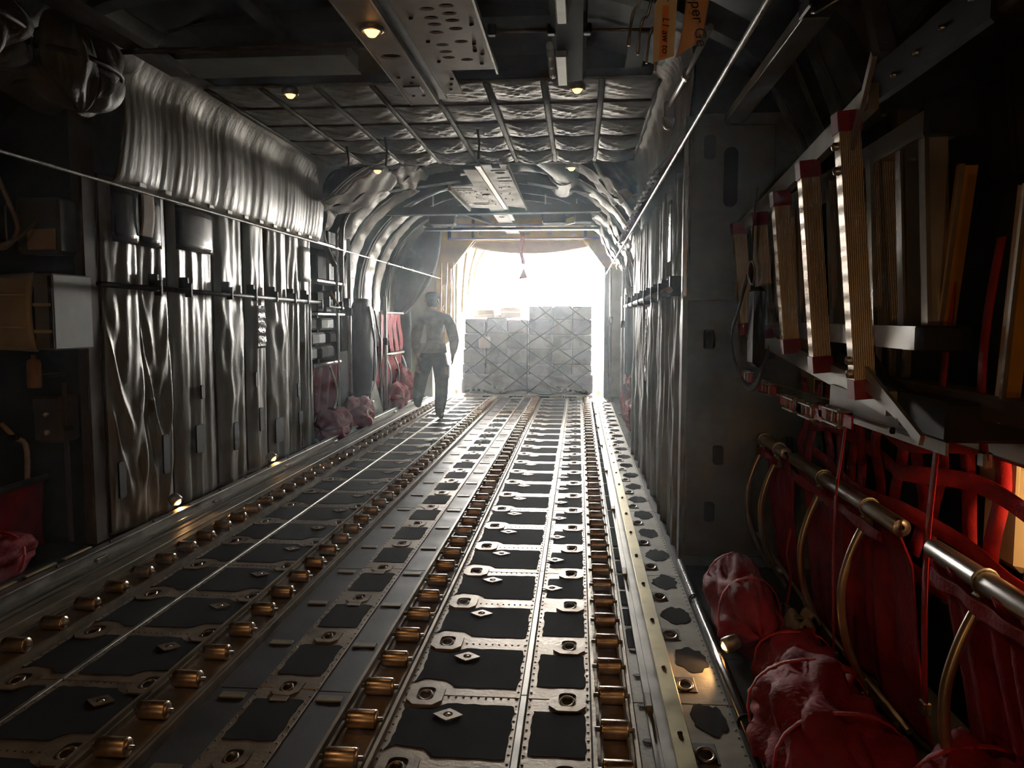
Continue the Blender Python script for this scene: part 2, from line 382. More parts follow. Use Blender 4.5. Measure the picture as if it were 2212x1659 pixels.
put('bulkhead_post', MB().bbox((-2.83, Y_W0 - .12, 0), (-2.765, Y_W0 + .02, 2.9), .01), shell_brown, bl_)
# rear end frame: closes the shell round the ramp opening (yellow primer)
ef = MB(); ol = [(x, z) for x, z in RE]
ef.plate([(x, z) for x, z in prof_pts(-3.1, .90, 3.24, 1.45, 16, .85)], [[(-2.50, -.05), (-2.50, .72), (-2.12, .98), (-2.12, 2.22), (-1.75, 2.62), (.05, 2.62), (.42, 2.22), (.42, -.05)]], .10, T(0, Y_RAMP + .28, 0) @ R(PI / 2, 'X'))
struct('wall_ramp_frame', ef, olive_panel, 'frame wall around the open ramp')
def closing(name, prof, y, m):
    mb = MB(); mb.plate([(-3.7, -.3), (1.7, -.3), (1.7, 3.6), (-3.7, 3.6)], [[(x, max(z, -.09)) for x, z in prof]], .05, T(0, y, 0) @ R(PI / 2, 'X')); return struct(name, mb, m)
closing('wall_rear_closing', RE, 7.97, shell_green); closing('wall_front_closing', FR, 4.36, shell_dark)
# wing-box ceiling core above the quilts
struct('ceiling_wing_box', MB().box((-3.5, 5.0, 2.84), (1.5, 7.55, 3.3)), shell_dark)
struct('ceiling_wing_face', MB().box((-3.5, 7.5, 2.84), (1.5, 7.95, 3.4)), shell_dark)
struct('ceiling_front_face', MB().box((-3.5, Y_W0 + .02, 2.93), (1.5, 5.02, 3.3)), shell_dark)
# ============================================================ ROLLER CONVEYORS AND RAILS
def conveyor(xc, w, rw, label, y0=.06, y1=12.95, z=.0):
    t = thing('roller_conveyor', label, 'roller conveyor', (xc, y0, 0), 0, 'roller conveyors along the cargo floor')
    L_ = y1 - y0; h = w / 2
    tr = MB(); tr.box((-h, 0, -.012), (h, L_, -.006))
    for s in (-1, 1):
        tr.box((s * h - .006, 0, -.012), (s * h + .006, L_, .020)); tr.box((s * (h - .022) - .004, 0, -.012), (s * (h - .022) + .004, L_, .012))
    put('tray', tr, tray_metal, t)
    k = .030
    rm = MB().lathe([(.001, -rw), (k * .55, -rw), (k * .95, -rw + .003), (k, -rw + .008), (k, rw - .008), (k * .95, rw - .003), (k * .55, rw), (.001, rw)], (0, 0, 0), 18, 'X')
    rm = rm.mesh('roller'); bk = MB().tube([(-rw - .016, 0, 0), (-rw * .5, 0, 0), (rw * .5, 0, 0), (rw + .016, 0, 0)], .0075, 6).mesh('axle')
    n = int((L_ - .1) / .2265)
    for i in range(n + 1):
        y = .06 + .2265 * i
        r = put('roller', rm, roller_metal, t, (0, y, .022)); put('axle', bk, rail_metal, r)
    return t
conveyor(.120, .125, .046, 'roller conveyor beside the right side rail, rightmost of the four')
conveyor(-.685, .165, .050, 'roller conveyor right of the long middle floor panel')
conveyor(-1.385, .20, .050, 'roller conveyor left of the long middle floor panel')
conveyor(-2.205, .20, .050, 'roller conveyor beside the left side rail, leftmost of the four')
# side rails that guide pallets
def rail(name, label, x, s, gold):
    t = thing(name, label, 'rail', (x, 0, 0))
    L0, L1 = .0, 12.95
    a = MB(); a.box((-.055, L0, .0), (.055, L1, .012)); put('rail_base', a, rail_metal, t)
    b = MB(); b.box((s * .012, L0, .012), (s * .040, L1, .055)); b.box((s * -.012 if s > 0 else .012 * -s - .024 + .0, L0, .045), (s * .040 if s > 0 else .012, L1, .058)) if 0 else None
    put('rail_web', b, gold, t)
    c = MB(); c.bbox((min(s * -.006, s * .050), L0, .055), (max(s * -.006, s * .050), L1, .064), .002); put('rail_cap', c, gold, t)
    d = MB(); d.box((-s * .055 - .004, L0, .012), (-s * .055 + .004, L1, .03)); d.box((-s * .03 - .003, L0, .012), (-s * .03 + .003, L1, .02)); put('rail_lip', d, rail_metal, t)
    bm_ = MB().lathe([(.008, 0), (.008, .005), (.004, .008), (.0005, .008)], (0, 0, 0), 8).mesh('bolt')
    for i in range(27): put('bolt', bm_, pan_dark, t, (s * .022, .5 + .45 * i, .064))
    lk = MB(); lk.bbox((-s * .05 - .012, -.05, .012), (-s * .05 + .012, .05, .045), .004); lk = lk.mesh('lock')
    for i in range(9): put('lock', lk, edge_metal, t, (0, 1.2 + 1.35 * i, 0))
    return t
rail('side_rail', 'pale golden pallet rail with bolts along the right floor edge', .288, 1, rail_gold)
rail('side_rail', 'grey pallet rail along the left floor edge', -2.575, -1, rail_metal)
t = thing('ledge_plank', 'flat grey ledge between left rail and outer left rollers', 'ledge', (-2.41, 0, 0))
put('ledge_board', MB().bbox((-.09, 0, -.011), (.09, 12.95, .010), .003), edge_metal, t); put('ledge_groove', MB().bbox((-.05, 0, .010), (-.035, 12.95, .014), .001), black, t); put('ledge_groove', MB().bbox((.03, 0, .010), (.042, 12.95, .014), .001), rail_metal, t)
# ============================================================ QUILTED CURTAINS ON THE WHEEL-WELL WALLS
def curtain(name, x, y0, y1, z0, z1, s, label, group, seed, swag=0.0, folds=2.2, m=quilt, amp=.0125):
    rr = random.Random(seed); ph = [rr.uniform(0, 6.3) for _ in range(6)]; w = y1 - y0
    def fn(u, v):                                      # u along y, v down
        t = v; yy = y0 + w * u; edge = math.sin(PI * u) ** .45 if 0 < u < 1 else 0
        d = .046 * edge * (1 + .25 * math.sin(2.6 * u + ph[5]))
        d += amp * edge * (.35 + .65 * t) * math.sin(2 * PI * (folds * u + .10 * math.sin(2.2 * t + ph[0])) + ph[1])
        d += amp * .30 * edge * math.sin(2 * PI * (folds * 2.3 * u + .16 * math.sin(3.1 * t + ph[2])) + ph[3])
        if swag:                                       # hanging V folds
            q = t * 4.6 - 1.25 * (1 - abs(2 * u - 1) ** 1.5) + .25 * math.sin(3 * u + ph[3]); wdw = max(0, min(1, (t - .24) * 6)) * max(0, min(1, (.98 - t) * 7))
            d += swag * edge * wdw * (.5 + .5 * math.sin(2 * PI * (q + ph[4]))) ** 1.5 * (.6 + .4 * math.sin(1.9 * q + ph[1]))
        d += .0035 * math.sin(23 * u + 9 * t + ph[5]) * edge + .002 * math.sin(31 * t + 17 * u + ph[2]) * edge
        sw = .012 * math.sin(2.5 * t + ph[4]) * (t if 0 < u < 1 else .5)
        return (x + s * d, yy + sw, z1 + (z0 - z1) * t)
    a, b = (fn, None)
    f2 = fn if s < 0 else (lambda u, v: fn(1 - u, v))
    t = thing(name, label, 'curtain', (0, 0, 0), 0, group)
    # re-root at its base so that the empty stands under the panel
    t.location = (x, (y0 + y1) / 2, z0)
    mb = MB().sheet(lambda u, v: V(*f2(u, v)) - V(x, (y0 + y1) / 2, z0), 36, 64, .008)
    put('curtain_cloth', mb, m, t)
    hem = MB().tube([(s * .012, -w / 2 + .004, z1 - z0), (s * .012, -w / 2 + .004, (z1 - z0) * .5), (s * .012, -w / 2 + .004, .02)], .007, 5)
    put('seam_binding', hem, strap_dark, t)
    return t
GL = 'grey quilted curtains on the left wheel-well wall'
pl = [(4.37, 4.75, .044, 1.0, 'nearest narrow silver grey curtain on left wall with deep V folds'),
      (4.75, 5.11, .040, 1.0, 'silver grey curtain with V folds above the brighter left floor lamp'),
      (5.11, 5.78, .0, 3.4, 'wide silver grey curtain with straight pleats below the round-edged black window'),
      (5.78, 6.32, .016, 2.0, 'silver grey curtain between two pipe brackets, fourth from the near end'),
      (6.32, 6.76, .0, 1.6, 'silver grey curtain bearing a crinkled foil patch under the pipe'),
      (6.76, 7.29, .020, 1.9, 'silver grey curtain right of the foil patch on left wall'),
      (7.29, 7.62, .0, 1.4, 'silver grey curtain with a square cut-out, second from far end'),
      (7.62, 7.95, .0, 1.6, 'last silver grey curtain of left wall beside the rear seats')]
curt = [curtain('insulation_curtain', -2.775, a, b, .02, 2.14, 1, lab, GL, 10 + i, sw, fo) for i, (a, b, sw, fo, lab) in enumerate(pl)]
def on(t, name, mb, m, off):   # a part laid on a curtain, given in world coordinates
    o = put(name, mb, m, t); o.location = (-t.location.x, -t.location.y, -t.location.z); return o
def win(y0, y1, z0, z1, x=-2.735, bul=.03):
    return MB().sheet(lambda u, v: (x + bul * math.sin(PI * u) ** .6 * 1.0 if 0 < u < 1 else x, y0 + (y1 - y0) * u, z1 + (z0 - z1) * v), 14, 6, .006)
on(curt[0], 'plastic_window', win(4.46, 4.74, 1.76, 2.10), window_black, 0); on(curt[1], 'plastic_window', win(4.76, 5.0, 1.76, 2.08), window_black, 0)
on(curt[2], 'plastic_window', win(5.2, 5.74, 1.78, 2.08), window_black, 0); on(curt[7], 'plastic_window', win(7.60, 7.86, 1.68, 2.02), alum_dull, 0)
on(curt[4], 'foil_patch', MB().sheet(lambda u, v: (-2.705 + .006 * math.sin(31 * u + 17 * v), 6.46 + .17 * u, 1.42 - .36 * v), 10, 14, .003), foil, 0)
for t_, y, z, w_, h_ in ((curt[0], 4.42, .35, .07, .22), (curt[1], 4.93, .42, .08, .26), (curt[2], 5.40, .45, .12, .20), (curt[2], 5.46, .78, .05, .10), (curt[3], 6.0, .38, .08, .22), (curt[5], 6.9, .30, .18, .22), (curt[4], 6.5, .45, .07, .2), (curt[6], 7.42, .62, .07, .14), (curt[6], 7.45, .35, .10, .12), (curt[4], 6.42, .80, .05, .12)):
    on(t_, 'cut_out', MB().plate(rrect(-w_ / 2, -h_ / 2, w_ / 2, h_ / 2, .015), [], .012, T(-2.702, y, z) @ R(PI / 2, 'Z') @ R(PI / 2, 'X')), black, 0)
GR = 'grey quilted curtains on the right wheel-well wall'
pr_ = [(4.22, 4.80, 'nearest pale grey pleated curtain on right wall by the bulkhead'), (4.80, 5.45, 'pale grey curtain on right wall, second from the bulkhead'), (5.45, 6.2, 'pale grey curtain on right wall bearing a hanging foil strip'), (6.2, 7.0, 'pale grey curtain on right wall, fourth from the bulkhead'), (7.0, 7.95, 'farthest pale grey curtain on right wall, towards the ramp')]
curR = [curtain('insulation_curtain', .585, a, b, .02, 2.10, -1, lab, GR, 40 + i, .010, 3.2, quilt, .020) for i, (a, b, lab) in enumerate(pr_)]
on(curR[2], 'foil_strip', MB().sheet(lambda u, v: (.50 + .006 * math.sin(31 * u + 27 * v), 5.95 - .07 * u, 1.40 - .55 * v), 4, 16, .003), foil, 0)
on(curR[0], 'window_patch', MB().sheet(lambda u, v: (.525, 4.75 - .14 * u, 1.98 - .34 * v), 4, 4, .004), foil, 0)
# padded valances above the curtains
def valance(name, label, prof, y0, y1, seed, nw, m=quilt, pa=1.0):
    rr = random.Random(seed); ph = [rr.uniform(0, 6.3) for _ in range(8)]; n = len(prof) - 1
    P = spline([(a, 0, b) for a, b in prof], 5); K = len(P) - 1
    def fn(u, v):
        p = P[min(K, int(v * K + .5))]; yy = y0 + (y1 - y0) * u
        env = min(1, (1 - v) * 3) if pa > 1 else (math.sin(PI * v) ** .6 if 0 < v < 1 else 0)
        d = env * (pa * (.25 + .75 * (1 - v)) * (.0045 * math.sin(2 * PI * nw * u + 1.8 * math.sin(4 * v + ph[0]) + ph[1]) * (.4 + .6 * math.sin(5 * u + ph[5])) + .0045 * math.sin(2 * PI * nw * 1.73 * u + 3 * v + ph[2]) * (.5 + .5 * math.sin(9 * u + ph[6])) + .0025 * math.sin(2 * PI * nw * 3.1 * u + 5 * v + ph[4])) + .010 * math.sin(2 * PI * nw * .21 * u + ph[3] + 2 * v))
        return (p.x + d, yy, p.z + d * .3)
    t = thing(name, label, 'valance', (prof[0][0], (y0 + y1) / 2, prof[0][1])); c = t.location.copy()
    put('quilted_cover', MB().sheet(lambda u, v: V(*fn(u, v)) - c, 150, K, .012), m, t)
    return t
vl = valance('insulation_valance', 'bulging wrinkled grey valance along the top of the left curtains', [(-2.76, 2.10), (-2.66, 2.11), (-2.615, 2.30), (-2.60, 2.50), (-2.60, 2.66), (-2.52, 2.80), (-2.40, 2.835)], 4.40, 7.97, 5, 26)
cl = MB()
for k in range(11): put('snap_tab', MB().bbox((-.0, 4.62 + .30 * k - vl.location.y, 0), (.016, 4.70 + .30 * k - vl.location.y, .03), .004), alum_dull, vl, (.10, 0, .0))
vr = valance('insulation_valance', 'pleated pale valance hung along the top of the right curtains', [(.40, 2.085), (.44, 2.12), (.525, 2.24), (.555, 2.45), (.56, 2.60), (.54, 2.74), (.44, 2.82)], 7.97, 4.24, 9, 44, quilt_pale, 3.2)
put('scalloped_hem', MB().tube([(0 + .012 * math.sin(i * 1.9), -1.86 + 3.72 * i / 70, .004 * math.sin(i * 2.7) - .012) for i in range(71)], .014, 6), quilt_pale, vr, (0, 0, 0))
hang = MB().sheet(lambda u, v: (-2.70 + .02 * math.sin(PI * v), 4.70 + .14 * u, 2.16 - .34 * v), 6, 10, .004)
h = put('paper_flap', hang, card); tag(h, 'limp brown paper sheet hanging over the near black window', 'paper')
# pipes with hooks
def wall_pipe(label, x, y0, y1, z, s, ys, r=.017):
    t = thing('curtain_pipe', label, 'pipe', (x, y0, z))
    put('pipe', MB().tube([(0, 0, 0), (0, y1 - y0, -.02)], r, 10), rail_metal if s < 0 else pan_dark, t)
    for y in ys:
        b = MB().bbox((-s * .05 - .012, -.014, -.02), (-s * .05 + .05, .014, .09), .004); b.bbox((-.024, -.012, -.045), (.024, .012, .05), .004)
        put('pipe_hook', b, black, t, (0, y - y0, 0))
    return t
wall_pipe('dark pipe on hooks running across the left grey curtains', -2.665, 4.2, 7.98, 1.50, 1, (4.83, 5.22, 5.86, 6.32, 6.77, 7.22, 7.58))
wall_pipe('shiny pipe with black hooks across the right grey curtains', .455, 4.05, 7.9, 1.45, -1, (4.4, 4.85, 5.4, 5.95, 6.6, 7.2))
wall_pipe('thin pipe stub beyond the left curtains', -2.70, 8.05, 8.9, 1.455, -1, (8.1, 8.8), .013)
# anchor cables (static lines) on both sides
def cable(label, p, q, r, sag, beads):
    t = thing('anchor_cable', label, 'cable', p); P = [x - V(*p) for x in arc(p, q, sag, 16)]
    mb = MB().tube(P, r, 8); put('cable_core', mb, cable_metal, t)
    st = MB(); d = V(*q) - V(*p); n = int(d.length / (r * 9)); a, b = V(1, 0, 0), V(0, 0, 1)
    for ph in (0, PI):                                # two outer strands wound round the core
        st.tube([V(*p).lerp(V(*q), k / n) + V(0, 0, -1) * sag * 4 * (k / n) * (1 - k / n) + (a * math.cos(k * 1.25 + ph) + b * math.sin(k * 1.25 + ph)) * r * .62 - V(*p) for k in range(n + 1)], r * .55, 4)
    put('cable_strand', st, cable_metal, t)
    for f in beads: pp = V(*p).lerp(V(*q), f) - V(*p) + V(0, 0, -1) * sag * 4 * f * (1 - f); put('cable_clip', MB().lathe([(.001, -.03), (r * 2.2, -.03), (r * 2.2, .03), (.001, .03)], pp, 8, 'Y'), alum_dull, t)
    return t
cable('thin twisted steel cable stretched along the left wall', (-2.30, .2, 1.965), (-2.28, 12.9, 1.98), .0075, .0, (.72, .78, .83))
cable('thick twisted steel cable running overhead along the right side', (.35, -.4, 1.90), (.35, 10.4, 1.895), .0072, .0, (.97,))
# ============================================================ CEILING
def flatdown(z): return T(0, 0, z)
# wing-box blanket: pads between straps
t = thing('insulation_blanket', 'quilted grey ceiling blanket tied in squares under the wing', 'blanket', (-1.0, 6.3, 2.80))
NX, NY = 8, 5; xs = [-2.42 + (2.92) * i / NX for i in range(NX + 1)]; ys = [5.06 + 2.5 * j / NY for j in range(NY + 1)]
for i in range(NX):
    for j in range(NY):
        a, b, c, d = xs[i], xs[i + 1], ys[j], ys[j + 1]; p1, p2, p3 = rnd(0, 6), rnd(0, 6), rnd(0, 6); sg = rnd(.9, 1.25) * (.016, .026, .042, .058, .066)[j]; sk = rnd(.62, .85)
        def fn(u, v):
            e = (max(0, math.sin(PI * u)) ** .55) * (max(0, math.sin(PI * v ** (1 / (2 - sk * .9)))) ** .6)
            w = e * (.4 + sg * 9) * (.006 * math.sin(18 * v + 9 * abs(u - .5) + p1) + .004 * math.sin(37 * (v - .4 * u) + p2) + .003 * math.sin(58 * (v + .5 * u * u) + p3))
            return (a + (b - a) * u + 1.0, c + (d - c) * v - 6.3, -.0 - sg * e - w)
        put('quilt_pad', MB().sheet(lambda u, v: fn(1 - u, v), 18, 26, .012), quilt, t)
for x in xs: put('strap', MB().tube([(x + 1.0, ys[0] - 6.3, -.012), (x + 1.0, -.6, -.02), (x + 1.0, .6, -.02), (x + 1.0, ys[-1] - 6.3, -.012)], .022, 6, True, None, .3), quilt_dark, t)
for y in ys[1:]: put('strap', MB().tube([(-1.42, y - 6.3, -.008), (0, y - 6.3, -.014), (1.5, y - 6.3, -.008)], .009, 6), quilt_dark, t)
for (x, y) in ((-.78, 6.1), (-1.55, 6.3), (-1.95, 6.6)): put('tie_cord', MB().tube([(x + 1.0, y - 6.3, -.05), (x + 1.01, y - 6.28, -.16), (x + 1.0, y - 6.28, -.27)], .009, 5), strap_dark, t)
# near overhead panel with lightening holes
t = thing('overhead_panel', 'pale metal overhead panel punched with oval holes near the camera', 'panel', (-.73, 3.6, 2.65))
holes = [(-.67, 3.51), (-.58, 3.48), (-.58, 3.57), (-.67, 3.61), (-.58, 3.65), (-.67, 3.69), (-.58, 3.75), (-.68, 3.79), (-.68, 3.96), (-.58, 3.92), (-.68, 4.06), (-.59, 4.19), (-.68, 4.15), (-.67, 3.36), (-.58, 3.33), (-.67, 3.2), (-.58, 3.15)]
M = T(.73, -3.6, .012)
mb = MB().plate([(-.815, 2.5), (-.45, 2.5), (-.45, 4.36), (-.70, 4.36), (-.70, 4.80), (-.815, 4.80)], [ell(x, y, .033, .022) for x, y in holes], .010, M); put('perforated_sheet', mb, white_panel, t)
mb = MB().plate([(-1.03, 2.5), (-.875, 2.5), (-.875, 4.90), (-1.03, 4.90)], [ell(-.95, 4.02, .055, .045), ell(-.95, 3.22, .05, .04)], .012, M @ T(0, 0, -.03)); put('lower_channel', mb, white_panel, t)
mb = MB(); mb.box((-.875 + .73, -1.1, -.03), (-.865 + .73, 1.3, .012)); put('channel_side', mb, alum_dull, t); put('channel_side', MB().box((-1.04 + .73, -1.1, -.035), (-1.03 + .73, 1.3, .03)), alum_dull, t)
put('panel_flange', MB().box((-.455 + .73, -1.1, -.02), (-.445 + .73, .78, .01)), alum_dull, t); put('groove', MB().box((-.865 + .73, -1.1, .0), (-.815 + .73, 1.3, .008)), pan_dark, t)
for x, y in ((-.74, 3.9), (-.52, 3.95), (-.50, 4.1), (-.74, 4.2), (-.53, 4.05), (-.50, 3.7), (-.76, 3.6), (-.52, 4.25), (-.74, 4.6), (-.72, 4.5), (-.76, 4.7), (-.94, 4.45), (-.98, 4.7), (-.92, 4.7), (-.95, 4.6), (-.91, 4.35), (-.99, 4.35)):
    put('fastener', MB().lathe([(.001, -.006), (.010, -.004), (.011, .004)], (x + .73, y - 3.6, -.002 if x > -.87 else -.032), 8), black, t)
put('lamp_louvre', MB().bbox((-.05, -.06, -.008), (.05, .06, .0), .004), pan_dark, t, (-.22, .95, -.035))
# rear overhead panel
t = thing('overhead_panel', 'pale cross-shaped metal overhead panel in the rear section, lit from the ramp', 'panel', (-.93, 9.5, 2.72))
M = T(.93, -9.5, .01)
mb = MB().plate([(-.915, 7.33), (-.82, 7.33), (-.82, 7.52), (-.74, 7.52), (-.74, 7.33), (-.65, 7.33), (-.67, 10.2), (-.90, 9.97), (-.915, 11.3)], [ell(-.77, 7.72, .05, .07)], .01, M); put('right_sheet', mb, white_panel, t)
mb = MB().plate([(-.965, 7.45), (-.965, 12.98), (-1.18, 12.98), (-1.16, 11.2), (-1.14, 10.0), (-1.37, 9.9), (-1.37, 8.35), (-1.11, 8.33), (-1.09, 7.45)], [ell(-1.04, 8.90, .05, .06), ell(-1.06, 10.85, .04, .06), ell(-1.08, 12.4, .03, .05)], .01, M @ T(0, 0, -.02)); put('left_sheet', mb, white_panel, t)
put('groove', MB().box((-.035, -2.17, -.012), (.015, 1.8, -.002)), alum_dull, t); put('panel_flange', MB().box((.25, -2.1, -.03), (.262, .65, .01)), white_panel, t); put('panel_flange', MB().box((-.455, -1.15, -.06), (-.43, .45, .01)), white_panel, t)
for k in range(34):
    x = rnd(-1.33, -.70); y = rnd(8.4, 9.7)
    if abs(x + .94) < .05: continue
    put('fastener', MB().bbox((-.007, -.03 * rnd(.6, 1.6), -.005), (.007, .03, .001), .002), pan_dark, t, (x + .93, y - 9.5, -.002 if x > -.94 else -.022))
for x, y, w in ((-1.25, 8.5, .10), (-1.24, 8.6, .09), (-1.18, 9.55, .1), (-1.2, 9.66, .1), (-.78, 7.62, .07), (-.76, 8.02, .07), (-.75, 8.2, .08)): put('slot', MB().bbox((-w, -.016, -.004), (w, .016, .001), .003), pan_dark, t, (x + .93, y - 9.5, -.002 if x > -.94 else -.022))
# hydraulic/air duct and cross tubes of the near ceiling
t = thing('air_duct', 'boxed grey duct with a bright edge running aft on the near ceiling', 'duct', (-.09, 3.5, 2.66))
put('duct_body', MB().bbox((-.05, -1.2, 0), (.12, 1.15, .11), .02), shell_dark, t); put('duct_rib', MB().bbox((-.02, -.25, -.03), (.03, .18, .01), .006), alum_dull, t); put('duct_rib', MB().bbox((-.04, .62, -.03), (.02, 1.12, .01), .006), alum_dull, t); put('duct_lagging', MB().tube([(-.065, .6 + .05 * k, .02 + .006 * math.sin(k * 2.1)) for k in range(11)], .022, 7), quilt_pale, t)
def crossbar(label, p, q, r, m): 
    t = thing('cross_tube', label, 'tube', p); d = V(*q) - V(*p)
    put('tube', MB().tube([(0, 0, 0), d], r, 8), m, t)
    for f in (0.0, 1.0): put('clamp', MB().bbox((-.02, -.02, -.02), (.02, .02, .03), .005), black, t, d * f)
    return t
crossbar('thin pale tube across the near ceiling right of the punched panel', (-.42, 3.84, 2.665), (-.14, 3.85, 2.665), .008, alum_dull)
crossbar('thin pale tube across the near ceiling right of the grey duct', (.03, 3.86, 2.665), (.42, 3.88, 2.665), .008, alum_dull)
crossbar('long dull tube across the near ceiling left of the punched panel', (-2.6, 3.95, 2.66), (-1.08, 3.95, 2.66), .014, shell_brown)
crossbar('bright white tube across the ceiling near the ramp', (-2.15, 11.55, 2.68), (.22, 11.62, 2.68), .024, alum)
crossbar('thin bright tube across the ceiling just beyond the quilted blanket', (-1.75, 7.62, 2.83), (.25, 7.62, 2.83), .010, alum)
# near ceiling frames and beams
def beamthing(label, p, q, w, h, m, cat='beam', name='overhead_beam', fl=None):
    t = thing(name, label, cat, p); d = V(*q) - V(*p)
    put('web', MB().beam((0, 0, 0), d, w, h), m, t); n = V(0, 0, -h / 2)
    put('flange', MB().beam(n, d + n, w * (fl or 1.6), .008), m, t); return t
for k, (y, lab) in enumerate(((2.2, 'nearest dark frame arching over the front cabin'), (2.95, 'second dark frame arching over the front cabin'), (3.7, 'third dark frame arching over the front cabin'), (1.45, 'dark frame arching over the front cabin above the camera'), (.6, 'dark frame arching behind the camera'))):
    t = thing('fuselage_frame', lab, 'frame', (XC, y, 0), 0, 'dark frames of the front cabin'); pp = [(x, z) for x, z in prof_pts(-3.42, 1.22, 2.99, 1.7, 14, .8)][1:-1]
    mb = MB(); mi = []
    cx, cz = XC, 1.2
    for x, z in pp: d = math.hypot(x - cx, z - cz); mi.append((x - (x - cx) / d * .11, z - (z - cz) / d * .11))
    n = len(pp); vs = [(x - XC, s, z) for s in (-.02, .02) for x, z in pp] + [(x - XC, s, z) for s in (-.02, .02) for x, z in mi]; fs = []
    for i in range(n - 1): fs += [(i, i + 1, 2 * n + i + 1, 2 * n + i), (n + i, 3 * n + i, 3 * n + i + 1, n + i + 1), (2 * n + i, 2 * n + i + 1, 3 * n + i + 1, 3 * n + i), (i, n + i, n + i + 1, i + 1)]
    put('frame_web', mb.add(vs, fs), shell_brown if k % 2 else shell_dark, t)
    fl = MB(); vs = [(x - XC, s, z) for s in (-.05, .05) for x, z in mi]; vs += [(x - XC - (x - cx) * .006, s, z - (z - cz) * .006) for s in (-.05, .05) for x, z in mi]
    fs = []
    for i in range(n - 1): fs += [(i, i + 1, n + i + 1, n + i), (2 * n + i, 3 * n + i, 3 * n + i + 1, 2 * n + i + 1), (i, 2 * n + i, 2 * n + i + 1, i + 1), (n + i, n + i + 1, 3 * n + i + 1, 3 * n + i)]
    put('frame_flange', fl.add(vs, fs), shell_dark, t)
beamthing('grey green boxed beam on the near left ceiling', (-2.3, 4.55, 2.80), (-1.3, 4.55, 2.80), .22, .08, shell_green)
beamthing('brown longeron on the left of the near ceiling', (-2.35, 1.2, 2.72), (-2.25, 4.4, 2.70), .07, .05, shell_brown)
beamthing('dark longeron between left longeron and punched panel', (-1.6, .8, 2.84), (-1.6, 4.6, 2.84), .05, .06, shell_dark)
beamthing('dark longeron right of the grey duct on the near ceiling', (.30, .8, 2.78), (.30, 4.7, 2.78), .06, .06, shell_dark)
t = thing('channel_beam', 'dull silver channel hanging under the right ceiling above the ladder', 'beam', (.77, 2.75, 2.29))
put('channel', MB().bbox((-.045, 0, -.004), (.045, 1.38, .006), .002), alum_dull, t); put('channel_flange', MB().box((-.045, 0, .006), (-.040, 1.38, .04)), alum_dull, t); put('channel_flange', MB().box((.040, 0, .006), (.045, 1.38, .04)), alum_dull, t)
put('end_bracket', MB().bbox((-.05, -.10, .0), (.05, .03, .05), .006), pan_dark, t); put('hook', MB().tube([(-.03, -.06, -.005), (-.03, -.10, -.02), (.03, -.16, .0)], .005, 6), alum, t)
t = thing('hydraulic_tube', 'bright thin tube with a joint running down to the right valance', 'tube', (.45, 4.14, 2.38)); put('tube', MB().tube([(0, 0, 0), (0, -.6, -.04), (0, -1.25, -.06)], .013, 8), alum, t); put('joint', MB().lathe([(.001, -.03), (.022, -.03), (.022, .03), (.001, .03)], (0, -.65, -.042), 8, 'Y'), alum_dull, t); put('clevis', MB().bbox((-.03, -.02, -.06), (.03, .05, .02), .01), alum_dull, t)
put('shackle', MB().tube([(.03 * math.cos(a), .02, -.07 + .04 * math.sin(a)) for a in [2 * PI * k / 12 for k in range(13)]], .007, 6), alum, t)
# crumpled blankets and wires of the dark left front ceiling
def crumple(name, label, cat, c, sx, sy, sz, seed, m, n=7):
    rr = random.Random(seed); ph = [rr.uniform(0, 6.3) for _ in range(9)]
    def fn(u, v):
        a = 2 * PI * u; b = PI * (v - .5); r = 1 + .13 * math.sin(n * a + 2 * math.sin(5 * v + ph[0])) * math.cos(b) + .08 * math.sin(2.3 * n * a + 6 * v + ph[1]) * math.cos(b) + .10 * math.sin(3 * a + 4 * v + ph[2])+ .05 * math.sin(17 * v + 4 * a + ph[3])
        if u in (0, 1): pass
        return (sx * r * math.cos(b) * math.cos(a), sy * r * math.cos(b) * math.sin(a), sz * r * math.sin(b))
    t = thing(name, label, cat, c); put('cloth_bulge', MB().sheet(fn, 64, 34, .006), m, t)
    put('tie_strap', MB().tube([(sx * 1.08 * math.cos(a), sy * 1.08 * math.sin(a), .0 * sz) for a in [2 * PI * k / 24 for k in range(25)]], .012, 5, False), strap_dark, t)
    return t
crumple('blanket_roll', 'crumpled silvery blanket bunched at the top left corner', 'blanket', (-2.42, 2.95, 2.47), .20, .30, .17, 3, quilt_dark)
crumple('blanket_roll', 'crumpled silvery blanket hanging in strips left of the dark ceiling', 'blanket', (-2.35, 3.6, 2.48), .14, .26, .19, 4, quilt_dark)
def blanket_strip(label, x0, x1, y0, y1, z0, z1, seed):
    rr = random.Random(seed); p = rr.uniform(0, 6)
    t = thing('blanket_sheet', label, 'blanket', ((x0 + x1) / 2, (y0 + y1) / 2, (z0 + z1) / 2)); c = t.location.copy()
    put('cloth', MB().sheet(lambda u, v: V(x0 + (x1 - x0) * v, y0 + (y1 - y0) * u, z0 + (z1 - z0) * v - .10 * math.sin(PI * v) + .014 * math.sin(26 * v + 5 * u + p) + .010 * math.sin(17 * v - 9 * u + p)) - c, 30, 40, .01), quilt_dark, t)
    put('strap', MB().tube([V(x0, (y0 + y1) / 2, z0) - c, V((x0 + x1) / 2, (y0 + y1) / 2, (z0 + z1) / 2 - .13) - c, V(x1, (y0 + y1) / 2, z1) - c], .012, 5), strap_dark, t)
blanket_strip('dark wrinkled sheet sagging between left wall and near ceiling', -2.95, -2.28, 3.3, 4.3, 2.45, 2.86, 2)
blanket_strip('dark wrinkled sheet sagging above the front left equipment', -3.2, -2.4, 2.2, 3.2, 2.35, 2.83, 8)
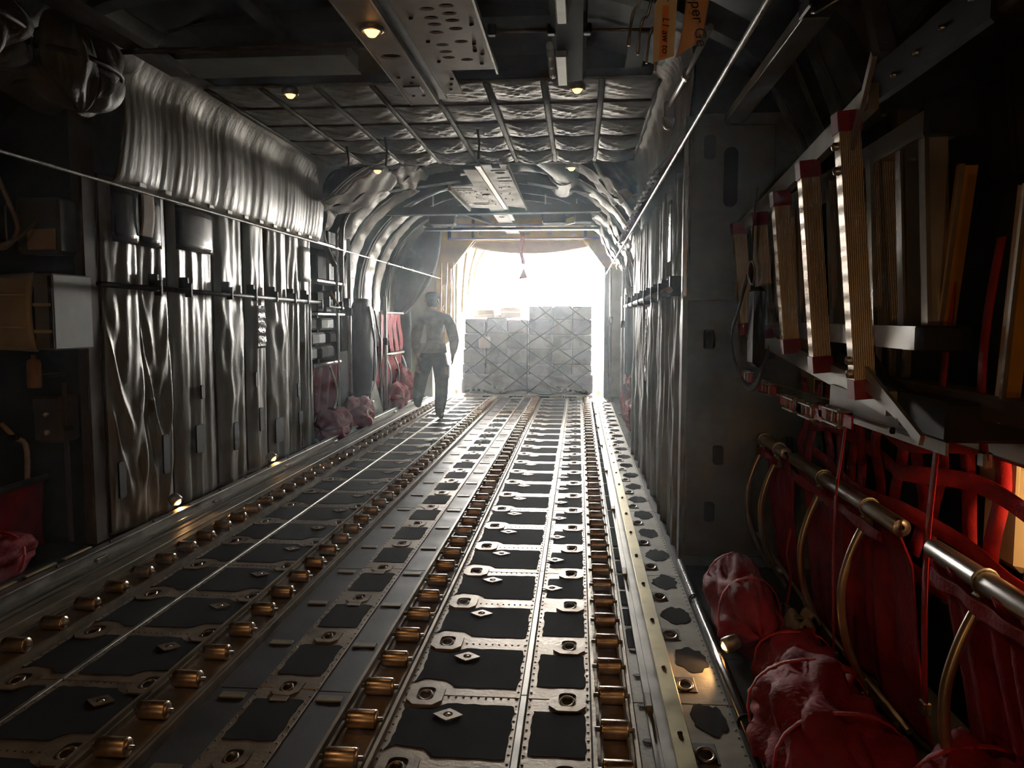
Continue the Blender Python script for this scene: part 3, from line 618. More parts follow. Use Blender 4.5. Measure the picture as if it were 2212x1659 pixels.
# diagonal struts, pipes and boxed gear on the dark right ceiling
def strut(label, p, q, w, h, m, name='strut', cat='strut'):
    t = thing(name, label, cat, p); d = V(*q) - V(*p); put('bar', MB().beam((0, 0, 0), d, w, h), m, t)
    for f in (.04, .96): put('bolt', MB().lathe([(.001, -.5 * h - .006), (.010, -.5 * h - .006), (.011, .5 * h + .006), (.001, .5 * h + .006)], d * f, 8), alum_dull, t)
    return t
strut('brown diagonal brace dropping from the right ceiling to the black beam', (.98, 2.95, 2.55), (.93, 2.56, 2.09), .05, .06, shell_brown)
t = thing('bolted_beam', 'black boxed beam studded with bolts above the ladder', 'beam', (.90, 2.62, 2.02)); put('beam_body', MB().bbox((0, -.75, -.065), (.16, 0, .065), .01), black, t); put('end_block', MB().bbox((.01, -.85, -.05), (.15, -.74, .05), .01), shell_brown, t)
for k in range(5): put('bolt', MB().lathe([(.001, -.012), (.007, -.010), (.008, .0)], (0, -.06 - .15 * k, -.03 + .012 * k), 8, 'X'), alum, t)
strut('dark diagonal tube rising behind the ladder towards the right ceiling', (1.02, 4.05, 1.95), (1.05, 2.2, 2.28), .035, .035, shell_dark)
strut('shiny dark tube behind the ladder top on the right wall', (.98, 4.1, 1.93), (1.0, 2.7, 1.99), .022, .022, pan_dark)
strut('vertical dark frame post on right wall behind the ladder', (1.12, 3.75, 1.2), (1.05, 3.75, 2.5), .07, .05, shell_dark)
strut('vertical dark frame post on right wall nearer the camera', (1.12, 2.95, 1.2), (1.05, 2.95, 2.5), .07, .05, shell_dark)
for k, (y, z0, z1) in enumerate(((3.85, 2.05, 2.55), (3.3, 2.05, 2.6), (2.75, 2.1, 2.65))):
    t = thing('olive_blanket', ('olive blanket panel high on the right wall, farthest of three', 'olive blanket panel high on the right wall, middle of three', 'olive blanket panel high on the right wall, nearest of three')[k], 'blanket', (1.05, y, z0), 0, 'olive blankets high on the right wall'); ph = rnd(0, 6)
    put('cloth', MB().sheet(lambda u, v: (.06 - .22 * v + .02 * math.sin(PI * u) * -1 + .006 * math.sin(21 * u + ph), -.22 + .44 * u, (z1 - z0) * v), 14, 14, .01), tarp_green if k else bulk_green, t); put('strap', MB().tube([(.02, 0, .02), (-.10, 0, (z1 - z0) * .5), (-.20, 0, (z1 - z0))], .010, 5), strap_dark, t)
t = thing('curved_trunk', 'dark curved duct trunk in the top right corner', 'duct', (.95, 1.35, 2.3)); put('trunk', MB().tube(spline([(.20, .35, -.30), (.12, .30, -.05), (-.02, .28, .20), (-.2, .28, .42)], 5), .13, 12), shell_brown, t); put('seam', MB().tube(spline([(.07, .28, -.32), (-.01, .24, -.05), (-.15, .22, .17), (-.32, .22, .36)], 5), .004, 5), alum_dull, t)
# small hanging wires beside the tags
for k in range(4):
    w = put('wire_hook', MB().tube(spline([(0, 0, .14), (-.012, .02, .05), (-.03, .04, .03), (-.04, .05, -.06)], 4), .004, 5), alum, None, (.18 + .03 * k, 2.35 + .05 * k, 2.16 - .01 * k)); tag(w, '%s of four thin bent wire hooks left of the paper tags' % ('leftmost', 'second from left', 'third from left', 'rightmost')[k], 'hook', 'bent wire hooks by the paper tags')
# two paper tags tied overhead
def text_part(s, size, m, parent, loc, rot):
    cu = bpy.data.curves.new('writing', 'FONT'); cu.body = s; cu.size = size; cu.extrude = .0004; cu.align_x = 'LEFT'; cu.shear = .2
    o = bpy.data.objects.new('writing', cu); COL.objects.link(o); dg = bpy.context.evaluated_depsgraph_get(); me = bpy.data.meshes.new_from_object(o.evaluated_get(dg)); bpy.data.objects.remove(o); me.materials.clear()
    return put('writing', me, m, parent, loc, rot)
t = thing('paper_tag', 'upright paper tag with an orange stripe and handwriting, hung overhead', 'tag', (.163, 1.6, 1.80))
put('card', MB().plate([(-.023, -.0), (.018, .012), (.022, .11), (.024, .125), (-.012, .125), (-.021, .11)], [], .0012, R(PI / 2, 'X')), card, t); put('stripe', MB().plate([(-.011, .008), (.004, .012), (.007, .108), (-.006, .108)], [], .0006, T(0, -.0006, 0) @ R(PI / 2, 'X')), card_orange, t)
put('tie_string', MB().tube(spline([(.005, 0, .115), (.004, .01, .16), (.02, .02, .22), (.03, .03, .60)], 5), .0015, 5), wire_dark, t)
text_part('L1 aw to', .019, ink, t, (-.005, -.0018, .085), (PI / 2, PI / 2, 0))
t = thing('paper_tag', 'curled orange paper tag with bold handwriting beside the striped tag', 'tag', (.215, 1.6, 1.80))
put('card', MB().sheet(lambda u, v: (-.034 + .045 * u + .026 * v ** .6, -.01 * math.sin(PI * u) - .012 * (1 - v), .004 + .025 * u * (1 - v) + .16 * v), 10, 14, .0012), mat('tag_tan', (.66, .42, .27), .8, 0, .15, 8), t)
put('tie_string', MB().tube(spline([(.01, 0, .16), (.012, .01, .2), (.0, .02, .60)], 5), .0015, 5), wire_dark, t)
text_part('upper Ge', .030, ink, t, (-.012, -.024, .135), (PI / 2, PI / 2 - .16, 0))
# ============================================================ RIGHT SIDE: FOLDED TROOP SEATS, NET, LADDERS
def seat(label, y0, y1, legs, w0, w1, seed, hemz=.02):
    t = thing('troop_seat', label, 'seat', (.95, y0, 0), 0, 'folded red troop seats on the right wall')
    L_ = y1 - y0
    p = MB(); p.lathe([(.008, -.002), (.026, -.002), (.027, .0), (.027, L_), (.026, L_ + .002), (.008, L_ + .002), (.008, L_ - .02)], (0, 0, .69), 18, 'Y'); p.lathe([(.008, .03), (.008, -.002)], (0, 0, .69), 10, 'Y'); put('seat_pipe', p, alum, t)
    put('pipe_end', MB().lathe([(.0005, .0), (.008, .0), (.0081, .003), (.0005, .003)], (0, .006, .69), 12, 'Y'), black, t)
    for k, y in enumerate(legs):
        l = MB().tube(spline([(-.015, y - y0, .63), (-.055, y - y0, .53), (-.08, y - y0, .41), (-.065, y - y0, .26), (-.01, y - y0, .12), (.05, y - y0, .02)], 5), .0135, 10); lo = put('leg', l, hose_gold, t)
        put('leg_clamp', MB().bbox((-.026, y - y0 - .016, .60), (.014, y - y0 + .016, .665), .006), alum_dull, lo)
        put('pipe_ring', MB().tube([(.031 * math.cos(a), y - y0, .69 + .031 * math.sin(a)) for a in [2 * PI * q / 14 for q in range(15)]], .004, 5, False), alum_dull, lo)
    rr = random.Random(seed); ph = [rr.uniform(0, 6) for _ in range(5)]
    def fn(u, v):
        d = .016 * math.sin(2 * PI * 3.1 * u + ph[0] + 1.1 * v) * (.2 + .8 * v) + .008 * math.sin(2 * PI * 7.3 * u + ph[1] + 2 * v) + .01 * math.sin(5 * v + ph[2]) + .05 * v * v
        return (-.005 + .035 * min(1, v * 6) + d + .03 * v, (w0 - y0) + (w1 - w0) * u + .012 * math.sin(4 * v + ph[3]), .685 - (.685 - hemz) * v)
    put('seat_cloth', MB().sheet(lambda u, v: fn(1 - u, v), 60, 40, .006), red_cloth, t)
    def fn2(u, v):
        return (-.034 - .004 * math.sin(30 * u), (w0 - y0) + (w1 - w0) * (.05 + .9 * u), .69 - .03 - (.035 + .006 * math.sin(19 * u + ph[4])) * v)
    put('cloth_flap', MB().sheet(lambda u, v: fn2(1 - u, v), 40, 8, .004), red_cloth, t)
    b = MB().tube([(.06, .1, .03), (.06, L_ * .5, .045), (.06, L_ - .05, .03)], .014, 8); put('floor_bar', b, pan_dark, t)
    return t
seat('folded red troop seat nearest the camera with one curved leg showing', 1.30, 2.15, (1.88,), 1.35, 2.13, 1)
seat('long folded red troop seat with two curved golden legs', 2.36, 3.52, (2.62, 3.10), 2.36, 3.50, 2)
seat('short folded red troop seat against the right bulkhead', 3.66, 4.14, (3.78, 4.08), 3.66, 4.12, 3)
# red webbing net along the wall behind the seats: every strap is its own part
t = thing('webbing_net', 'red webbing seat-back net stretched along the right wall', 'net', (1.14, 1.2, .5))
def wav(y): return .0 + .02 * math.sin(2.2 * y) + (.05 if 2.3 < y < 2.45 else 0)
def ribbon(pts, w, th, axis):
    P = spline(pts, 4); n = len(P) - 1
    return MB().sheet(lambda u, v: P[min(n, int(round(u * n)))] + V(*axis) * (w * (v - .5)), n, 2, th)
rng = random.Random(11)
for zz, nm in ((.92, 'a'), (.80, 'b'), (.65, 'c'), (.50, 'd')):
    pts = [(-.03 + rng.uniform(-.025, .02) - (0.05 if k == 5 else 0), -.2 + .32 * k, zz - .5 + .03 * math.sin(k * 1.7 + zz * 9) + .02 * (10 - k) * .1) for k in range(10)]
    put('horizontal_strap', ribbon(pts, .052, .003, (0, 0, 1)), red_web, t)
for k in range(19):
    y = -.15 + .163 * k; off = rng.uniform(-.02, .02)
    pts = [(-.01 + rng.uniform(-.03, .02), y + off + rng.uniform(-.018, .018), .02 + .165 * q) for q in range(4)]
    put('vertical_strap', ribbon(pts, .056, .003, (-.25, 1, .0)), red_web, t)
# white pad seen through the net
wp = thing('padded_pouch', 'pale canvas pouch behind the bright red net', 'pouch', (1.17, 2.26, .62)); put('pouch_body', MB().bbox((0, -.10, 0), (.05, .10, .30), .02), cream, wp); put('pouch_flap', MB().bbox((-.012, -.10, .20), (.0, .10, .30), .005), cream, wp)
# long loose red straps
def loose(label, pts, w, ax, m=red_web):
    t = thing('loose_strap', label, 'strap', pts[0]); o = V(*pts[0]); put('strap_web', ribbon([V(*p) - o for p in pts], w, .003, ax), m, t); put('strap_buckle', MB().bbox((-.012, -.018, -.02), (.012, .018, .02), .004), alum_dull, t, V(*pts[-1]) - o); return t
loose('long red strap hanging from the shelf over the long seat', [(.93, 2.78, 1.05), (.92, 2.80, .86), (.91, 2.82, .70), (.91, 2.83, .45), (.92, 2.82, .1)], .022, (0, 1, .1))
loose('red strap hanging between the two near seats', [(1.0, 2.22, 1.40), (.99, 2.24, 1.0), (.98, 2.26, .6), (.99, 2.25, .2)], .035, (0, 1, 0))
loose('red strap looped over the pipe at the right picture edge', [(1.02, 2.02, 1.50), (1.0, 2.03, 1.30), (1.0, 2.04, 1.12), (1.02, 2.05, .95)], .040, (0, 1, 0))
loose('red strap with a torn end dangling over the far bundle', [(.90, 3.35, .42), (.88, 3.33, .32), (.89, 3.30, .22), (.87, 3.28, .10)], .03, (0, 1, .1))
loose('orange red strap lying across the near bundle', [(.72, 2.18, .20), (.78, 2.28, .24), (.84, 2.40, .22), (.90, 2.48, .12)], .035, (.6, -.6, .2))
# red bundles of rolled seat cloth on the floor
def bundle(label, c, sx, sy, sz, seed, m=red_cloth, straps=2, group='red cloth bundles on the floor', rz=0):
    rr = random.Random(seed); ph = [rr.uniform(0, 6.3) for _ in range(9)]
    def fn(u, v):
        a = 2 * PI * u; q = 2 * v - 1; pr = (1 - abs(q) ** 3.2) ** .5 if abs(q) < 1 else 0
        r = 1 + .10 * math.sin(3 * a + 5 * v + ph[0]) + .09 * math.sin(5 * a - 7 * v + ph[1]) + .06 * math.sin(9 * a + 13 * v + ph[2]) + .045 * math.sin(17 * a + 6 * math.sin(7 * v + ph[4]) + ph[3]) + .05 * math.sin(22 * v + 3 * a + ph[5])
        z = sz * r * pr * math.sin(a); z = z if z > -sz * .82 else -sz * .82
        return (sx * r * pr * math.cos(a), sy * q * (1 + .04 * math.sin(4 * a)), z + sz * .82)
    t = thing('cloth_bundle', label, 'bundle', c, rz, group); put('bundled_cloth', MB().sheet(fn, 60, 56, .004), m, t)
    for k in range(straps):
        y = sy * (-.45 + .9 * k / max(1, straps - 1)); put('tie_strap', MB().tube([(sx * 1.06 * math.cos(a), y + .01 * math.sin(3 * a), max(.004, sz * .84 + sz * 1.06 * math.sin(a))) for a in [2 * PI * q / 22 for q in range(23)]], .011, 6, False, None, .3), red_web, t)
    return t
bundle('red cloth bundle by the floor lamp on the right', (.685, 3.28, 0), .115, .36, .15, 21, rz=.0)
bundle('dark red cloth bundle lying between lamp bundle and near bundle', (.78, 2.72, 0), .13, .22, .10, 22)
bundle('large dark red cloth bundle on the floor nearest the camera', (.70, 2.20, 0), .17, .36, .15, 23)
bundle('low red bundle in the bottom right corner', (.95, 1.75, 0), .16, .26, .16, 24)
# floor edge tube
t = thing('floor_tube', 'dark glossy tube lying along the right floor edge', 'tube', (.535, 1.2, .03)); put('tube', MB().tube([(0, 0, 0), (0, 1.5, 0), (0, 2.9, 0)], .021, 12), MATS.get('gloss') or mat('dark_gloss', (.05, .05, .05), .16, .6, .2, 20), t)
for y in (.25, 1.25, 2.35): put('tube_clip', MB().tube([(.025 * math.cos(a), y, .025 * math.sin(a)) for a in [2 * PI * q / 12 for q in range(13)]], .004, 5, False), black, t)
# pale folded harness pieces by the seat bar
for k, (x, y, z, lab) in enumerate(((.86, 3.05, .10, 'pale folded canvas harness beside the far bundle'), (.83, 2.93, .06, 'second pale folded canvas harness on the floor by the seat legs'))):
    t = thing('canvas_harness', lab, 'harness', (x, y, z)); put('fold', MB().sheet(lambda u, v: (.07 * (u - .5) + .02 * math.sin(6 * v), .14 * (v - .5), .05 * math.sin(PI * u) + .02 * math.sin(9 * v)), 8, 8, .012), mat('pale_canvas', (.36, .34, .25), .8, 0, .2, 20), t); put('fold', MB().sheet(lambda u, v: (.06 * (u - .5) + .05, .10 * (v - .5) + .03, .03 + .04 * math.sin(PI * u)), 8, 6, .010), MATS['pale_canvas'], t); put('buckle', MB().bbox((-.02, -.02, .05), (.01, .01, .058), .003), alum_dull, t)
t = thing('tie_rod', 'thin silver tie rod along the foot of the red seats', 'rod', (.97, 2.3, .10)); put('rod', MB().tube([(0, 0, 0), (-.02, .9, .02), (-.04, 1.8, .10)], .009, 8), alum_dull, t)
for y in (.45, .95, 1.4): put('turnbuckle', MB().lathe([(.001, -.04), (.016, -.035), (.018, 0), (.016, .035), (.001, .04)], (-.02, y, .03), 8, 'Y'), alum_dull, t)
# ---------------- aluminium step ladder lying on its side on the shelf
t = thing('step_ladder', 'aluminium step ladder with red rung caps lying on its side on the right', 'ladder', (.80, 3.2, 1.05))
yy = [2.40, 2.80, 3.18, 3.56, 3.98]; zt = [1.88, 1.82, 1.78, 1.75, 1.755]; zb = [1.085, 1.135, 1.185, 1.235, 1.245]
def LX(z): return .84 - .075 * (z - 1.08) / .8
for y, a, b in zip(yy, zt, zb):
    r = MB(); p = V(LX(b) - .80, y - 3.2, b - 1.05); q = V(LX(a) - .80, y - 3.2, a - 1.05)
    r.beam(p, q, .060, .050, (0, 1, 0)); ro = put('rung', r, tread_mat, t)
    for e, s in ((p, 1), (q, -1)): d = (q - p).normalized() * .055 * s; put('rung_cap', MB().beam(e - d * .3, e + d * .75, .068, .060, (0, 1, 0)), red_cap, ro)
def railpt(y, z): return V(LX(z) - .80 + .035, y - 3.2, z - 1.05)
for zz in (zt, zb):
    put('side_rail', MB().beam(railpt(yy[0] - .12, zz[0] + (.03 if zz is zt else -.02)), railpt(yy[-1] + .1, zz[-1]), .028, .07), alum_dull, t)
for p, q in (((2.40, 1.16), (2.02, 1.00)), ((2.40, 1.78), (2.18, 1.99)), ((2.42, 1.12), (2.15, 1.05))): put('spreader_bar', MB().beam(railpt(*p) + V(-.03, 0, 0), railpt(*q) + V(-.03, 0, 0), .012, .028), alum_dull, t)
for z in (1.18, 1.14, 1.80, 1.73): put('rivet', MB().lathe([(.001, -.02), (.012, -.016), (.013, 0)], railpt(2.40, z) + V(-.062, 0, 0), 8, 'X'), alum, t)
# second section: wide ribbed treads between channel rails
t = thing('step_ladder', 'wide-tread aluminium ladder section standing behind the red-capped ladder', 'ladder', (1.0, 3.0, 1.2))
for k, y in enumerate((2.24, 2.40, 2.58, 2.98, 3.40, 3.80)):
    m_ = tread_mat if k > 1 else alum_dull; tr = MB(); tr.beam((-.02, y - 3.0, .08), (-.05, y - 3.0, .60), .085 if k > 1 else .05, .018, (0, 1, 0)); tr_o = put('tread', tr, m_, t); put('tread_lip', MB().beam((-.070 if k > 1 else -.05, y - 3.0 + .01, .08), (-.10 if k > 1 else -.08, y - 3.0 + .01, .60), .012, .04, (0, 1, 0)), alum, tr_o)
for z0, z1 in ((.05, .06), (.62, .60)):
    put('channel_rail', MB().beam((-.04, -.80, z0), (-.04, 1.12, z1), .10, .055), alum_dull, t); put('rail_lip', MB().beam((-.092, -.80, z0), (-.092, 1.12, z1), .006, .065), alum, t)
put('rail_end', MB().bbox((-.10, -.86, .015), (.02, -.79, .085), .006), black, t); put('rail_end', MB().bbox((-.10, -.84, .58), (.02, -.79, .67), .006), black, t)
# orange fibreglass ladder rails behind
def pole(label, p, q, w=.032):
    t = thing('fibreglass_rail', label, 'rail', p, 0, 'orange fibreglass ladder rails'); d = V(*q) - V(*p); put('rail_web', MB().beam((0, 0, 0), d, w, .05, (0, 1, 0)), orange_fibre, t); put('rail_edge', MB().beam((-.022, -.02, 0), d + V(-.022, -.02, 0), .010, .012, (0, 1, 0)), hose_gold, t); return t
pole('orange fibreglass rail leaning just behind the wide ladder', (1.0, 2.27, 1.22), (1.0, 2.17, 1.70))
pole('orange fibreglass rail at the right edge of the picture', (1.0, 1.93, 1.06), (1.0, 1.87, 1.60))
for k in range(3): w = put('ladder_foot_bar', MB().beam((1.02, 2.55 + .12 * k, 1.08), (1.02, 2.55 + .12 * k, 1.22), .02, .02), hose_gold); tag(w, '%s thin golden bar between wide ladder and shelf' % ('nearest', 'middle', 'farthest')[k], 'bar', 'thin golden bars under the ladder')
# shelf of litter supports carrying the ladders
t = thing('support_shelf', 'metal shelf of folded litter arms carrying the ladders', 'shelf', (.95, 2.1, 1.0))
put('shelf_rail', MB().beam((-.04, .0, .0), (-.10, 2.0, .0), .09, .010), alum, t); put('shelf_web', MB().beam((.0, .0, -.02), (-.05, 2.0, -.02), .008, .06), alum_dull, t); put('shelf_end', MB().bbox((-.06, -.12, .0), (.14, .18, .10), .008), black, t); put('shelf_plate', MB().beam((-.05, .12, .02), (-.10, .62, .05), .012, .07), alum_dull, t)
put('shelf_panel', MB().bbox((.14, -.5, -.06), (.20, .8, .10), .006), alum_dull, t); put('shelf_panel', MB().bbox((.02, -.35, .06), (.12, .5, .12), .006), shell_brown, t)
put('arm', MB().beam((-.02, .3, .06), (.06, .95, .26), .03, .06), pan_dark, t); put('arm', MB().beam((0, .1, .05), (.05, 1.0, .16), .03, .05), shell_dark, t)
for k in range(6): put('shelf_bolt', MB().lathe([(.001, -.012), (.009, -.010), (.010, 0)], (-.095, .1 + .33 * k, .0), 8, 'X'), black, t)
def ratchet(label, y, z):
    t = thing('ratchet_buckle', label, 'ratchet', (.80, y, z), 0, 'ratchet buckles along the ladder shelf')
    for s in (-1, 1): put('side_plate', MB().bbox((-.02, -.075, s * .022 - .003), (.03, .075, s * .022 + .003), .002), alum_dull, t)
    for y_ in (-.06, 0, .06): put('spindle', MB().tube([(0, y_, -.03), (0, y_, .03)], .010, 8), hose_gold, t)
    put('strap_web', MB().bbox((-.004, -.16, -.02), (.002, .16, .02), .001), red_web, t)
for k, (y, z) in enumerate(((3.85, 1.03), (3.42, 1.01), (3.02, .985), (2.80, .985), (2.52, 1.0))): ratchet('%s metal ratchet buckle on the shelf edge under the ladder' % ('farthest', 'second farthest', 'middle', 'second nearest', 'nearest')[k], y, z)
# black strap and carabiner on the ladder
t = thing('black_strap', 'black webbing loop with a steel clip hanging on the ladder', 'strap', (.73, 3.42, 1.1)); put('loop', ribbon([(.0, .05, .42), (-.03, .12, .25), (-.04, .22, .12), (-.01, .16, -.06), (.02, .0, -.08), (.05, -.1, .08)], .035, .004, (0, .4, 1)), strap_dark, t)
put('clip', MB().tube([(.014 * math.cos(a), .03 + .02 * math.sin(a) * .4, .40 + .05 * math.sin(a)) for a in [2 * PI * q / 14 for q in range(15)]], .005, 6, False), alum, t); put('strap_end', ribbon([(.0, .04, .46), (.0, .02, .62), (.01, 0, .75)], .02, .004, (0, 1, 0)), strap_dark, t); put('pouch', MB().bbox((-.0, -.05, .0), (.05, .10, .34), .02), black, t)
# ============================================================ REAR SECTION
# padded ribs following the curved wall
def rib(label, y0, y1, side, a0, a1, m, off=.07, seed=0, group='padded ribs of the rear section', bul=.05):
    rr = random.Random(seed); ph = [rr.uniform(0, 6.3) for _ in range(5)]
    pts = prof_pts(-3.08 + off, .88 - off, 3.22 - off, 1.45, 40, .85)[1:-1]
    if side > 0: pts = pts[::-1]
    i0, i1 = int(a0 * 40), int(a1 * 40); P = [V(x, 0, z) for x, z in pts[i0:i1 + 1]]
    if a0 == 0: P = [V(P[0].x, 0, .9), V(P[0].x, 0, 1.2)] + P
    P = spline([tuple(p) for p in P], 3); K = len(P) - 1
    c = V(P[0].x, (y0 + y1) / 2, P[0].z); t = thing('padded_rib', label, 'padding', tuple(c), 0, group)
    def fn(u, v):
        p = P[int(round(v * K))]; n = (V(XC, 0, 1.2) - p).normalized(); e = max(0, math.sin(PI * u)) ** .5
        w = bul * e + .008 * e * math.sin(41 * v + 3 * u + 1.5 * math.sin(11 * v) + ph[0]) + .005 * e * math.sin(79 * v - 6 * u + ph[1]) + .01 * math.sin(9 * v + ph[2])
        q = p + n * w; return V(q.x, y0 + (y1 - y0) * u, q.z) - c
    put('quilted_cover', MB().sheet((lambda u, v: fn(u, v)) if side > 0 else (lambda u, v: fn(1 - u, v)), 10, K, .012), m, t)
    put('edge_strip', MB().tube([p + (V(XC, 0, 1.2) - p).normalized() * .02 - c + V(0, y0 - c.y + c.y - (y0 + y1) / 2 + (y0 + y1) / 2 - 0, 0) for p in P[::2]], .012, 6), rail_metal, t)
    return t
ribs = [(8.25, 8.75, .30, .98, quilt_pale), (9.05, 9.55, .22, .92, quilt), (9.75, 10.25, .0, .70, quilt_pale), (10.55, 11.05, .0, .62, quilt), (11.3, 11.7, .0, .62, quilt_pale), (12.0, 12.4, .0, .55, quilt)]
names = ('nearest', 'second', 'third', 'fourth', 'fifth', 'farthest')
for k, (a, b, f0, f1, m) in enumerate(ribs): rib('%s padded quilt arch on the rear left wall' % names[k], a, b, -1, f0 * .5, f1 * .5, m, .07 + .03 * (k % 2), 60 + k)
for k, (a, b, f0, f1, m) in enumerate(ribs): rib('%s padded quilt arch on the rear right wall' % names[k], a, b, 1, f0 * .5 if f0 else .12, f1 * .5, m, .07 + .03 * (k % 2), 80 + k)
# dark frames between the pads
for k, y in enumerate((8.05, 8.92, 9.65, 10.4, 11.18, 11.85, 12.6)):
    t = thing('fuselage_frame', '%s dark curved frame of the rear section' % ('nearest', 'second', 'third', 'fourth', 'fifth', 'sixth', 'farthest')[k], 'frame', (XC, y, 0), 0, 'dark frames of the rear section')
    o_ = prof_pts(-3.06, .86, 3.2, 1.45, 24, .85)[1:-1]; i_ = prof_pts(-2.95, .75, 3.08, 1.45, 24, .85)[1:-1]; n = len(o_)
    vs = [(x - XC, s, z) for s in (-.03, .03) for x, z in o_] + [(x - XC, s, z) for s in (-.03, .03) for x, z in i_]; fs = []
    for i in range(n - 1): fs += [(i, 2 * n + i, 2 * n + i + 1, i + 1), (n + i, n + i + 1, 3 * n + i + 1, 3 * n + i), (2 * n + i, 3 * n + i, 3 * n + i + 1, 2 * n + i + 1), (i, i + 1, n + i + 1, n + i)]
    put('frame_web', MB().add(vs, fs), shell_dark, t)
    lf = MB()
    for s in (-1, 1): put('frame_foot', MB().box((s * 1.96 - .05, -.035, 0), (s * 1.96 - .05 + .10, .035, 1.46)), shell_dark, t)
# trusses, ducts and boxes on the rear ceiling
beamthing('dark cross beam under the rear ceiling left of the pale panel', (-2.6, 9.3, 2.83), (-1.4, 9.3, 2.98), .10, .12, shell_dark, name='overhead_beam')
beamthing('dark cross beam under the rear ceiling beyond the pale panel', (-2.55, 10.35, 2.72), (.30, 10.35, 2.74), .10, .10, shell_dark, name='overhead_beam')
beamthing('black cross beam just below the bright white tube', (-2.3, 11.75, 2.645), (.30, 11.8, 2.645), .10, .035, black, name='overhead_beam')
beamthing('dark cross beam under the rear ceiling right of the pale panel', (-.60, 9.3, 2.95), (.45, 9.3, 2.75), .10, .12, shell_dark, name='overhead_beam')
strut('dark diagonal strut under the rear ceiling left of the panel tail', (-1.75, 10.4, 2.78), (-1.25, 11.3, 2.68), .05, .05, shell_dark)
strut('dark diagonal strut under the rear ceiling right of the panel', (.25, 10.5, 2.75), (-.35, 11.5, 2.72), .04, .04, shell_dark)
strut('thin pale strut under the rear ceiling on the right', (-.2, 11.4, 2.66), (.30, 10.9, 2.72), .03, .03, alum_dull)
t = thing('air_duct', 'fat dark rounded duct under the rear ceiling right of the pale panel', 'duct', (-.25, 8.6, 2.95)); put('duct_body', MB().tube(spline([(-.2, -.7, .08), (0, -.2, .02), (.1, .4, 0), (.05, 1.2, 0)], 5), .16, 14), mat('duct_grey', (.16, .17, .18), .45, .2, .3, 5), t); put('duct_band', MB().tube([(.165 * math.cos(a) + .06, .25, .165 * math.sin(a)) for a in [2 * PI * q / 18 for q in range(19)]], .012, 5, False), alum_dull, t)
for k, (x, y, z, w, lab) in enumerate(((-1.9, 11.0, 2.72, .18, 'dark equipment box under the rear ceiling at left'), (-.35, 11.0, 2.72, .16, 'dark equipment box under the rear ceiling right of the panel tail'), (.05, 10.9, 2.72, .12, 'small dark equipment box at the right of the rear ceiling'))):
    t = thing('equipment_box', lab, 'box', (x, y, z)); put('case', MB().bbox((-w, -.12, -.10), (w, .12, .10), .015), shell_dark, t); put('lid_edge', MB().bbox((-w - .004, -.125, .03), (w + .004, .125, .045), .003), alum_dull, t); put('bracket', MB().bbox((-w * .8, -.02, .10), (-w * .7, .02, .30), .003), alum_dull, t)
for k, (p, q, s, lab) in enumerate((((-1.95, 7.7, 2.85), (-2.75, 8.6, 2.45), .10, 'grey quilt flap sagging at the top left behind the wing ceiling'), ((-2.2, 8.2, 2.9), (-1.75, 9.2, 2.98), .12, 'quilt flap sagging left of the pale rear panel'), ((.10, 7.8, 2.86), (.60, 8.8, 2.5), .10, 'quilt flap hanging at the top right behind the wing ceiling'), ((.35, 9.8, 2.6), (.62, 10.9, 2.2), .06, 'wrinkled quilt hanging on the rear right shoulder'), ((.30, 11.3, 2.62), (.58, 12.4, 2.1), .05, 'wrinkled quilt at the right end of the ramp frame'))):
    t = thing('quilt_flap', lab, 'blanket', p); d = V(*q) - V(*p); ph = rnd(0, 6)
    put('cloth', MB().sheet(lambda u, v: V(d.x * v, d.y * u, d.z * v - s * math.sin(PI * v) + .018 * math.sin(22 * v + 7 * u + ph) + .012 * math.sin(13 * u - 15 * v)), 24, 24, .01), quilt_pale, t); put('strap', MB().tube([(0, d.y * .5, 0), (d.x * .5, d.y * .5, d.z * .5 - s - .02), (d.x, d.y * .5, d.z)], .012, 5), strap_dark, t)
# ramp frame: yellow primed beam and posts
t = thing('ramp_doorway', 'yellow primed frame around the open ramp', 'frame', (-.85, Y_RAMP, 0))
Mx = R(PI / 2, 'X'); YB = .10
put('top_beam', MB().plate([(-1.45, 2.62), (1.25, 2.62), (1.30, 2.98), (-1.42, 2.98)], [rrect(-.40 + i * .38 - .05, 2.70, -.40 + i * .38 + .05, 2.755, .01, 1) for i in range(-2, 4)], .05, T(0, YB, 0) @ Mx), yellow_paint, t)
put('corner_gusset', MB().plate([(-1.52, 2.15), (-1.27, 2.15), (-.90, 2.62), (-1.50, 2.98)], [], .05, T(0, YB - .02, 0) @ Mx), yellow_paint, t); put('corner_gusset', MB().plate([(1.27, 2.15), (1.40, 2.15), (1.38, 2.98), (.92, 2.62)], [], .05, T(0, YB - .02, 0) @ Mx), yellow_paint, t)
put('post', MB().plate([(-1.60, .70), (-1.29, .98), (-1.29, 2.2), (-1.52, 2.2)], [ell(-1.40, 1.15 + .35 * i, .035, .05, 10) for i in range(3)], .05, T(0, YB, 0) @ Mx), yellow_paint, t); put('post', MB().plate([(1.27, 0), (1.38, 0), (1.38, 2.2), (1.27, 2.2)], [], .05, T(0, YB, 0) @ Mx), pan_dark, t)
for x in (-1.30, -.9, .95, 1.2): put('stiffener', MB().bbox((x - .025, YB - .10, 2.62), (x + .025, YB - .05, 2.95), .006), shell_brown, t)
put('lip_angle', MB().box((-1.3, YB - .16, 2.62), (1.2, YB - .05, 2.645)), tan_canopy, t)
